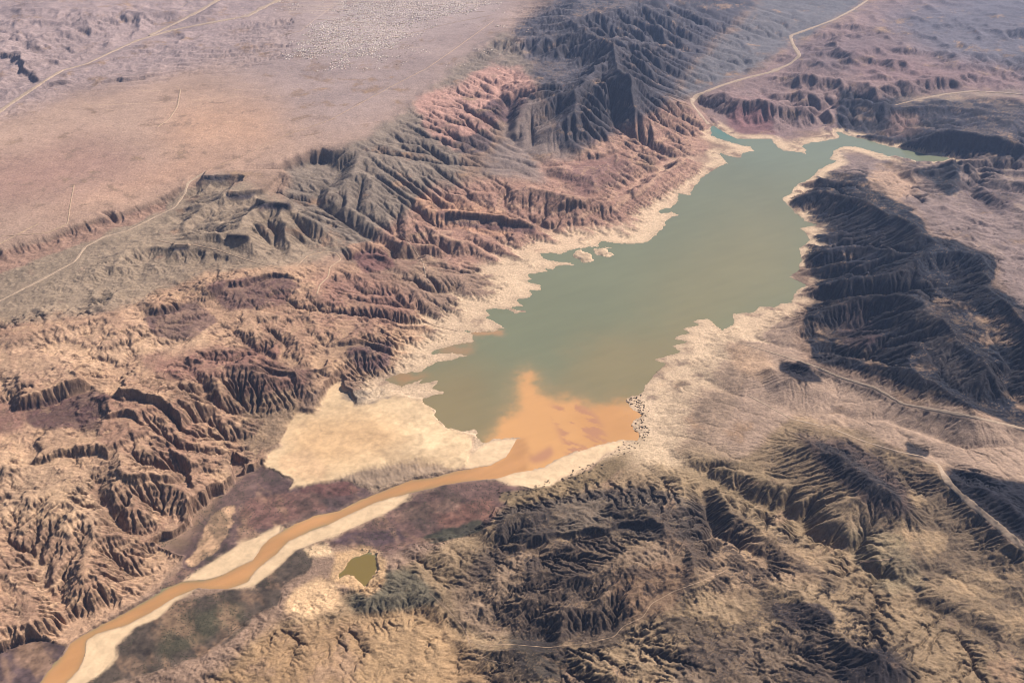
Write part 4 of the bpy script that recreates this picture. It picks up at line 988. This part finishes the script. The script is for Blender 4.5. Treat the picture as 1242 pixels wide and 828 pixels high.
# ------------------------------------------------------------------ water
PLUME = [(588,538),(596,530),(611,512),(628,492),(631,475),(636,467),(622,457),(628,449),(642,451),(648,463),(655,478),(667,485),(691,482),(712,490),(724,498),(742,490),(764,486),(800,500),(790,560),(640,600),(570,600)]
Wimg = np.empty((RH, RW, 3), np.float32); Wimg[:] = lin(116, 115, 87)
for poly, c, fe in [
 ([(800,330),(900,250),(960,240),(990,300),(960,370),(880,400),(780,470),(760,440)], (130,121,88), 38),
 ([(560,470),(640,470),(780,430),(830,470),(780,520),(560,560),(480,520),(470,470)], (128,116,84), 26),
 ([(440,470),(530,440),(600,440),(600,560),(500,540)], (130,114,80), 22),
 ([(700,410),(800,410),(850,380),(850,480),(760,490),(690,470)], (132,118,84), 18),
 ([(860,130),(1000,150),(1160,180),(1160,205),(1000,200),(900,200)], (118,120,94), 14),
 ([(850,145),(880,150),(900,172),(870,175)], (92,116,96), 6),
 ([(570,398),(600,398),(615,398),(610,406),(580,408)], (168,126,88), 3), ([(460,456),(500,452),(520,450),(490,468)], (152,116,80), 4),
 ([(535,418),(580,416),(575,426),(530,432)], (150,118,84), 4),
 (PLUME, (166,132,90), 14), (PLUME, (196,144,92), 5), ([(690,500),(760,488),(775,530),(720,540)], (188,136,86), 8),
 (RIVER, (180,130,84), 3), (POND, (118,98,52), 1)]:
    m = blur(rast(poly), fe)[..., None]; Wimg = Wimg * (1 - m) + lin(*c) * m
wu, wv = np.meshgrid(np.arange(-80, 1200, 1.6), np.arange(143, 910, 1.25))
sel = (rast(LAKE) + rast(RIVER) + rast(POND)); sel = blur(np.clip(sel, 0, 1), 5)
wx, wy = ground(wu, wv, 0.0)
gwx = fbm(wx, wy, 260, 4, seed=81); gwy = fbm(wx, wy, 260, 4, seed=82)
soft = 1 - rlook(blur(np.clip(m_river + m_pond, 0, 1), 2), wu, wv)
gw2 = fbm(wx, wy, 90, 4, gain=.65, seed=86); gw3 = fbm(wx, wy, 90, 4, gain=.65, seed=87)
WC = rlook(Wimg, wu + (gwx * 10 + gw2 * 5) * soft, wv + (gwy * 7 + gw3 * 5) * soft)
WC = WC * (1 + .06 * fbm(wx, wy, 1400, 5, seed=83) + .05 * fbm(wx * .87 + wy * .5, (wy * .87 - wx * .5) * 4.0, 420, 4, seed=85))[..., None]
# shoals just under the plume
sh1 = blur(rast([(668,492),(700,486),(725,505),(738,535),(715,545),(690,556),(680,530),(672,510)]), 3)
sh2 = blur(rast([(640,556),(655,548),(668,540),(672,550),(664,558),(648,562)]), 2)
st = fbm(wx * .55 + wy * .83, (wy * .55 - wx * .83) * .34, 95, 4, gain=.55, seed=84)
m = (np.clip(rlook(sh1, wu, wv) * sstep(-.04, .14, st) + rlook(sh2, wu, wv) * sstep(-.12, .1, st), 0, 1) * .85)[..., None]
WC = WC * (1 - m) + lin(170, 120, 90) * m
stq = fbm(wx * .80 + wy * .60, (wy * .80 - wx * .60) * 5.5, 800, 4, gain=.6, seed=96)
rvm = rlook(blur(m_river, 1), wu, wv); WC = WC * (1 + (rvm * .16 * stq + rvm * .08 * fbm(wx, wy, 240, 3, seed=97)))[..., None]
WC = np.clip(WC, .01, .9)
nr, nc = wu.shape
ii = (np.arange(nr - 1)[:, None] * nc + np.arange(nc - 1)[None]).ravel()
WQ = np.stack([ii + nc, ii + nc + 1, ii + 1, ii], 1)
WV = np.stack([wx.ravel(), wy.ravel(), np.zeros(wx.size)], 1); WCf = WC.reshape(-1, 3)
keep = (rlook(sel, wu, wv) > .02)[:-1, :-1].ravel()
cu = wu[:-1, :-1].ravel() + .8; cv = wv[:-1, :-1].ravel() + .6
rv = poly_mask(RIVER, cu, cv) | ((cu < 612) & (cv > 540 + (560 - cu) * .2) & (cv > 562 - .0 * cu)) & (rlook(blur(rast(RIVER), 5), cu, cv) > .01)
pn = rlook(blur(rast(POND), 4), cu, cv) > .01
rv &= ~pn
for nm, k, lab, cat in (('lake', keep & ~rv & ~pn, 'grey green reservoir with an orange silt plume at its head', 'lake'),
                        ('river', keep & rv, 'orange muddy river winding between pale sandbars', 'river'),
                        ('pond', keep & pn, 'small olive green pond beside the flood plain', 'pond')):
    tag(sub_mesh(nm, WV, WQ[k], WCf, M_WATER), lab, cat, 'structure')
log('water')

# ------------------------------------------------------------------ dirt roads and dry washes laid on the ground
M_ROAD = plain_material('pale_dust', (168, 139, 112)); M_WASH = plain_material('wash_gravel', (168, 142, 118))
def ribbon(name, pts, width, label, cat, mat, wob=0.0, lf=1.0):
    p = np.array(pts, float)
    seg = np.r_[0, np.cumsum(np.hypot(*np.diff(p[:, :2], axis=0).T))]
    # smooth curve through the traced pixels
    s = np.arange(0, seg[-1], 1.0)
    u = np.interp(s, seg, p[:, 0]); v = np.interp(s, seg, p[:, 1])
    w = (width if np.isscalar(width) else np.interp(s, seg, width)) * .5
    ker = np.hanning(9); ker /= ker.sum()
    u = np.convolve(np.pad(u, 4, mode='edge'), ker, 'valid'); v = np.convolve(np.pad(v, 4, mode='edge'), ker, 'valid')
    x, y = drape(u, v)
    ker = np.hanning(7); ker /= ker.sum()
    x = np.convolve(np.pad(x, 3, mode='edge'), ker, 'valid'); y = np.convolve(np.pad(y, 3, mode='edge'), ker, 'valid')
    d = np.r_[0, np.cumsum(np.hypot(np.diff(x), np.diff(y)))]
    step = max(d[-1] / 900, 9.0); s2 = np.arange(0, d[-1], step)
    if len(s2) < 3: return None
    W = np.broadcast_to(w, s.shape); W = np.interp(s2, d, W)
    x = np.interp(s2, d, x); y = np.interp(s2, d, y)
    tx_, ty_ = np.gradient(x), np.gradient(y); L = np.hypot(tx_, ty_) + 1e-6
    nx_, ny_ = -ty_ / L, tx_ / L
    W = W * (1 + wob * fbm(x, y, 300, 3, seed=91))
    off = np.linspace(-.5, .5, 7)
    edge = fbm(x, y, 70, 3, seed=92) * .18
    PX = x[:, None] + nx_[:, None] * (off[None] + edge[:, None] * np.sign(off)) * W[:, None]
    PY = y[:, None] + ny_[:, None] * (off[None] + edge[:, None] * np.sign(off)) * W[:, None]
    dist = np.hypot(PX, PY)
    PZ, _ = height(PX.ravel(), PY.ravel()); PZ = PZ.reshape(PX.shape)
    lift = 1.2 + np.clip((dist - 7000) / 6000, 0, 4) * 3.0 * lf
    PZ = np.maximum(PZ, 1.0) + lift; PZ[:, 0] -= lift[:, 0] + 2.5 * lf; PZ[:, -1] -= lift[:, -1] + 2.5 * lf
    m_ = len(x); jj = (np.arange(m_ - 1)[:, None] * 7 + np.arange(6)[None]).ravel()
    q = np.stack([jj, jj + 1, jj + 8, jj + 7], 1)
    return tag(mesh_obj(name, np.stack([PX.ravel(), PY.ravel(), PZ.ravel()], 1), q, mat), label, cat, 'structure')
ribbon('dry_wash', [(-30,380),(0,365),(45,342),(90,318),(103,300),(125,288),(155,280),(185,265),(212,252),(224,235),(228,222),(252,207)], 85, 'pale dry wash along the foot of the mesa rim', 'wash', M_WASH, .3)
ribbon('dirt_road', [(-40,316),(0,296),(30,280),(48,271)], 55, 'short straight pale track on the mesa plain', 'road', M_ROAD)
ribbon('dirt_road', [(0,287),(58,283),(82,272),(85,250),(90,224)], 34, 'dirt road climbing the mesa plain from its rim', 'road', M_ROAD)
ribbon('dirt_road', [(252,207),(300,187),(345,165),(400,146),(470,108),(520,82),(560,54),(600,25)], 13, 'faint long dirt road running along the mesa edge to the town', 'road', M_ROAD)
ribbon('dirt_road', [(190,155),(205,145),(215,130),(219,108)], 60, 'broken pale track across the mesa plain', 'road', M_ROAD)
ribbon('dirt_road', [(188,291),(215,297),(232,297),(262,303),(300,316),(330,324),(344,327)], 40, 'dirt road crossing below the triangular mesa hills', 'road', M_ROAD)
ribbon('dirt_road', [(358,324),(372,311),(390,306),(408,307),(414,315),(400,324),(398,336),(388,345),(384,358)], 42, 'dirt road bending sharply beside the dark cliff', 'road', M_ROAD)
ribbon('dry_wash', [(-10,142),(25,118),(55,98),(75,86),(105,78),(130,66),(165,50),(205,38),(255,28),(300,20),(318,10),(352,-6)], [220,220,180,160,130,160,200,200,240,300,300,300], 'broad pale dry wash winding through the lavender hills', 'wash', M_WASH, .4)
ribbon('dry_wash', [(180,44),(210,30),(240,15),(275,-6)], [180,220,260,260], 'pale side wash joining the broad wash', 'wash', M_WASH, .4)
ribbon('dry_wash', [(860,152),(850,140),(838,124),(845,116),(875,104),(905,95),(935,88),(958,78),(970,68),(962,55),(958,44),(975,38),(1010,25),(1035,12),(1062,-6)], [200,200,160,170,170,160,200,220,200,180,180,170,160,150,150], 'pale meandering wash running down to the lake corner', 'wash', M_WASH, .3)
ribbon('dry_wash', [(1085,128),(1110,122),(1145,115),(1180,111),(1215,113),(1250,116)], [60,120,150,130,110,100], 'pale curved wash above the dark arm hills', 'wash', M_WASH, .3)
ribbon('dry_wash', [(1250,672),(1225,650),(1195,625),(1165,600),(1148,582),(1138,563),(1118,553),(1090,548),(1050,536),(1010,520),(960,508),(905,478)], [120,120,130,110,100,90,70,60,50,50,45,40], 'pale sandy wash curving past the black hill', 'wash', M_WASH, .3)
ribbon('dry_wash', [(1250,522),(1200,510),(1150,500),(1095,490),(1060,470),(1020,458),(985,443),(950,432),(905,418)], [90,90,90,80,70,60,60,50,50], 'pale wash at the foot of the black volcanic hills', 'wash', M_WASH, .4)
ribbon('dirt_road', [(520,718),(548,744),(562,760),(570,778),(585,783),(620,781),(665,785),(712,780),(745,772),(755,760),(780,748),(790,732),(815,718),(850,705),(880,692)], 13, 'narrow dirt track winding through the brown hills', 'road', M_ROAD)
ribbon('dirt_road', [(566,770),(572,788),(590,800),(620,806)], 11, 'dirt spur track branching among the brown hills', 'road', M_ROAD)
ribbon('dirt_road', [(1042,682),(1080,678),(1085,676)], 26, 'short pale track on the olive slope', 'road', M_ROAD)
ribbon('dirt_road', [(500,385),(530,396),(556,402)], 40, 'straight pale boat ramp road down to the lake', 'road', M_ROAD)
ribbon('dry_wash', [(486,285),(500,300),(513,318),(516,335),(522,345)], 38, 'narrow wash between the pink hills', 'wash', M_WASH, .3)
log('roads')

# ------------------------------------------------------------------ town on the plain
def house_mesh(name, l, w, hgt, roof, mw, mr_):
    e = .6
    v = [(-l,-w,-3),(l,-w,-3),(l,w,-3),(-l,w,-3),(-l,-w,hgt),(l,-w,hgt),(l,w,hgt),(-l,w,hgt),
         (-l-e,-w-e,hgt-.2),(l+e,-w-e,hgt-.2),(l+e,w+e,hgt-.2),(-l-e,w+e,hgt-.2),(-l-e,0,hgt+roof),(l+e,0,hgt+roof)]
    f = [(0,1,5,4),(1,2,6,5),(2,3,7,6),(3,0,4,7),(8,9,13,12),(10,11,12,13),(9,10,13),(11,8,12),(8,11,10,9)]
    a = bpy.data.meshes.new('wall'); a.from_pydata(v[:8], [], f[:4]); a.update(); a.materials.append(mw)
    b = bpy.data.meshes.new('roof'); b.from_pydata(v[8:], [], [tuple(k - 8 for k in q) for q in f[4:]]); b.update(); b.materials.append(mr_)
    return a, b
def parts_thing(name, meshes, names_):
    r = bpy.data.objects.new(name, None); col.objects.link(r); r.empty_display_size = 1
    for me, nm in zip(meshes, names_):
        c = bpy.data.objects.new(nm, me); col.objects.link(c); c.parent = r
    return r
walls = [plain_material('stucco', c) for c in ((190,166,148), (176,150,130), (196,180,168))]
roofs = [plain_material('roofing', c, .6) for c in ((200,182,168), (180,146,122), (140,118,110), (206,190,178))]
HM = [house_mesh('house', l, w, hh, rf, walls[i % 3], roofs[i % 4]) for i, (l, w, hh, rf) in enumerate(((11,7,4,2.5),(14,8,4,3),(9,7,4,2),(20,9,5,2),(12,10,4.5,2.5),(26,12,6,1.5),(16,6,4,2),(13,9,4,2.2)))]
TOWN = [(352,64),(362,50),(378,44),(384,24),(408,8),(420,-12),(600,-12),(596,14),(560,20),(520,36),(490,44),(476,60),(430,67),(390,68)]
rs = np.random.RandomState(5)
tu = rs.uniform(325, 640, 26000); tv = rs.uniform(-12, 84, 26000)
x0t, y0t = ground(tu, tv, 640.0)
dens = .9 * fbm(x0t, y0t, 420, 3, seed=95) + .3 * fbm(x0t, y0t, 1600, 2, seed=94) + 1.35 * rlook(blur(rast(TOWN), 12), tu, tv) - .72
k = dens > rs.uniform(-.35, .7, len(tu)); tu, tv, x0t, y0t = tu[k], tv[k], x0t[k], y0t[k]
# houses stand along a street grid
ang = .32; ca, sa = math.cos(ang), math.sin(ang)
gx = x0t * ca + y0t * sa; gy = -x0t * sa + y0t * ca
gy = np.round(gy / 95) * 95 + rs.choice([-24, 24], len(gy)); 
x0t = gx * ca - gy * sa; y0t = gx * sa + gy * ca
order = np.argsort(y0t); x0t, y0t = x0t[order], y0t[order]
zt = height(x0t, y0t)[0]
NH = min(300, len(x0t)); pick = np.sort(rs.choice(len(x0t), NH, replace=False)); isp = np.zeros(len(x0t), bool); isp[pick] = True
cols_ = ('white roofed', 'tan roofed', 'grey roofed', 'pale roofed')
for i in np.nonzero(isp)[0]:
    q = rs.randint(8)
    o = parts_thing('house', HM[q], ('wall', 'roof'))
    s_ = rs.uniform(1.1, 2.0); o.scale = (s_, s_, s_)
    o.location = (x0t[i], y0t[i], zt[i] + .3); o.rotation_euler = (0, 0, ang + rs.choice([0, math.pi / 2]) + rs.uniform(-.08, .08))
    tag(o, 'small ' + cols_[q % 4] + ' house in the desert town on the plain', 'house', None, 'small ' + cols_[q % 4] + ' houses of the town on the plain')
rest = np.nonzero(~isp)[0]
bv, bq, bc = [], [], []
for i in rest:
    l, w, hh = rs.uniform(11, 26), rs.uniform(8, 16), rs.uniform(4, 6); a_ = ang + rs.choice([0, math.pi / 2]); c_, s_ = math.cos(a_), math.sin(a_)
    b0 = len(bv) 
    for zz_ in (-3, hh):
        for sx, sy in ((-1,-1),(1,-1),(1,1),(-1,1)):
            bv.append((x0t[i] + sx * l * c_ - sy * w * s_, y0t[i] + sx * l * s_ + sy * w * c_, zt[i] + zz_))
    bq += [(b0+4,b0+5,b0+6,b0+7),(b0,b0+1,b0+5,b0+4),(b0+1,b0+2,b0+6,b0+5),(b0+2,b0+3,b0+7,b0+6),(b0+3,b0,b0+4,b0+7)]
    cc = lin(*((214,192,172),(198,170,148),(160,138,124),(220,202,186))[rs.randint(4)]) ; bc += [cc] * 8
if bv: tag(mesh_obj('distant_houses', np.array(bv), np.array(bq), M_FLAT, np.array(bc), smooth=False), 'mass of tiny pale houses filling the desert town', 'houses', 'stuff')
for i, pts in enumerate([[(352,64),(400,66),(440,66),(476,58)],[(362,50),(420,52),(480,46),(540,30),(600,18)],[(384,24),(440,28),(500,20),(590,14)],[(420,0),(470,10),(540,6)],[(340,44),(365,38),(384,22),(410,4)]]):
    ribbon('town_street', pts, 34, ['pale street along the near edge of the town', 'long street crossing the middle of the town', 'street through the far half of the town', 'short street at the far side of the town', 'dirt road skirting the town beside the lavender hills'][i], 'street', M_ROAD, 0.0, .3)
log('town', len(x0t))

# ------------------------------------------------------------------ riverside thickets
def thicket_mesh(name, seed, mat):
    r = np.random.RandomState(seed); v, f = [], []
    for _ in range(46):
        a = r.uniform(0, 6.283); rr = math.sqrt(r.rand()); p = np.array([rr * math.cos(a), rr * math.sin(a) * .8, (1 - rr * rr) * .55 * r.uniform(.3, 1) + .04])
        n1 = r.normal(size=3); n1 /= np.linalg.norm(n1); n2 = np.cross(n1, r.normal(size=3)); n2 /= np.linalg.norm(n2); s = r.uniform(.12, .26)
        b = len(v)
        for k in range(5): v.append(tuple(p + s * (math.cos(k * 1.2566) * n1 + math.sin(k * 1.2566) * n2) * r.uniform(.7, 1.2)))
        f.append((b, b + 1, b + 2, b + 3, b + 4))
    nv_, nf_ = len(v), len(f); b = 0; v2, f2 = [], []
    for k in range(5):
        a = k * 1.2566; v2 += [(.05 * math.cos(a), .05 * math.sin(a), -.15), (.03 * math.cos(a), .03 * math.sin(a), .35)]
    for k in range(5): f2.append((2 * k, (2 * k + 2) % 10, (2 * k + 3) % 10, 2 * k + 1))
    me = bpy.data.meshes.new('crown'); me.from_pydata(v, [], f); me.update(); me.materials.append(mat)
    m2 = bpy.data.meshes.new('stem'); m2.from_pydata(v2, [], f2); m2.update(); m2.materials.append(M_STEM); return me, m2
M_STEM = plain_material('bark', (96, 78, 62))
M_LEAF = [plain_material('tamarisk_leaves', c) for c in ((70, 64, 48), (84, 68, 52), (60, 52, 46))]
TM = [thicket_mesh('thicket', s, M_LEAF[s % 3]) for s in range(6)]
SPOTS = [(([(757,484),(778,478),(788,500),(782,512),(770,496)]), 70, 'dark tamarisk thicket on the lakeshore beside the orange plume', 'thickets beside the orange plume', (7, 15)),
         (([(764,514),(778,508),(790,520),(782,535),(770,524)]), 50, 'dark tamarisk thicket on the lakeshore beside the orange plume', 'thickets beside the orange plume', (7, 15)),
         (([(752,536),(775,534),(780,545),(755,552),(735,552)]), 26, 'low dark thicket at the edge of the river mouth sandbar', 'thickets by the river mouth sandbar', (6, 14)),
         (([(672,578),(730,556),(735,566),(700,586),(675,592),(640,600),(605,604),(603,594),(640,594)]), 80, 'low dark thicket at the edge of the river mouth sandbar', 'thickets by the river mouth sandbar', (6, 16)),
         (([(500,660),(585,632),(598,640),(560,652),(520,668)]), 26, 'olive thicket along the reddish flood plain', 'thickets on the reddish flood plain', (7, 16))]
for poly, cnt, lab, grp, (s0, s1) in SPOTS:
    p = np.array(poly, float); n_ = 0
    uu = rs.uniform(p[:, 0].min(), p[:, 0].max(), cnt * 8); vv = rs.uniform(p[:, 1].min(), p[:, 1].max(), cnt * 8)
    k = poly_mask(poly, uu, vv); uu, vv = uu[k][:cnt], vv[k][:cnt]
    px, py = drape(uu, vv); pz = height(px, py)[0]
    for x_, y_, z_ in zip(px, py, pz):
        if z_ < .3: continue
        o = parts_thing('thicket', TM[rs.randint(6)], ('crown', 'stem'))
        s_ = rs.uniform(s0, s1); o.scale = (s_, s_ * rs.uniform(.7, 1), s_ * rs.uniform(.5, .8)); o.rotation_euler = (0, 0, rs.uniform(0, 6.28)); o.location = (x_, y_, z_)
        tag(o, lab, 'thicket', None, grp)
log('thickets')

sv, sq = [], []
ns = 9000; su = rs.uniform(60, 660, ns * 4); s_v = rs.uniform(550, 828, ns * 4)
k = rlook(m_flood, su, s_v) > .8; su, s_v = su[k][:ns], s_v[k][:ns]
sx_, sy_ = ground(su, s_v, 5.0); k = fbm(sx_, sy_, 240, 4, seed=98) > -.05 + rs.normal(0, .12, len(sx_)); sx_, sy_ = sx_[k], sy_[k]
sz_ = height(sx_, sy_)[0]; r_ = rs.uniform(2.5, 7.5, len(sx_)); n_s = len(sx_)
a5 = np.arange(5) * 1.2566
rim = np.stack([np.stack([sx_[:, None] + np.cos(a5) * r_[:, None] * rs.uniform(.6, 1.2, (n_s, 5)), sy_[:, None] + np.sin(a5) * r_[:, None] * rs.uniform(.6, 1.2, (n_s, 5)), sz_[:, None] + np.zeros((n_s, 5)) - .3], -1)], 0)[0]
top = np.stack([sx_ + rs.normal(0, 1, n_s), sy_ + rs.normal(0, 1, n_s), sz_ + r_ * .75], -1)
SV = np.concatenate([rim, top[:, None]], 1).reshape(-1, 3)
b_ = (np.arange(n_s) * 6)[:, None]
SQ = np.stack([np.stack([b_[:, 0] + i_, b_[:, 0] + (i_ + 1) % 5, b_[:, 0] + 5], -1) for i_ in range(5)], 1).reshape(-1, 3)
if n_s: tag(mesh_obj('scrub', SV, SQ, M_LEAF[0], smooth=False), 'low dark scrub dotted over the river flood plains', 'scrub', 'stuff')
log('scrub', n_s)

# ------------------------------------------------------------------ hazy air
zmin = float(FZ.min()) - 12; zmax = max(float(FZ.max()), CAM_H) + 60
xm = float(np.abs(FX).max()) + 3000; y0h, y1h = -3000.0, float(FY.max()) + 3000
hv = np.array([(-xm,y0h,zmin),(xm,y0h,zmin),(xm,y1h,zmin),(-xm,y1h,zmin),(-xm,y0h,zmax),(xm,y0h,zmax),(xm,y1h,zmax),(-xm,y1h,zmax)])
hq = np.array([(3,2,1,0),(4,5,6,7),(0,1,5,4),(1,2,6,5),(2,3,7,6),(3,0,4,7)])
hm_ = bpy.data.materials.new('haze'); hm_.use_nodes = True; nt = hm_.node_tree; nt.nodes.clear()
out = nt.nodes.new('ShaderNodeOutputMaterial'); pv = nt.nodes.new('ShaderNodeVolumePrincipled')
pv.inputs['Color'].default_value = (.44, .60, 1.0, 1); pv.inputs['Density'].default_value = 0.48e-5; pv.inputs['Anisotropy'].default_value = .2
nt.links.new(pv.outputs[0], out.inputs['Volume'])
tag(mesh_obj('haze', hv, hq, hm_, smooth=False), 'pale lavender haze over the whole landscape', 'haze', 'stuff')
log('done')
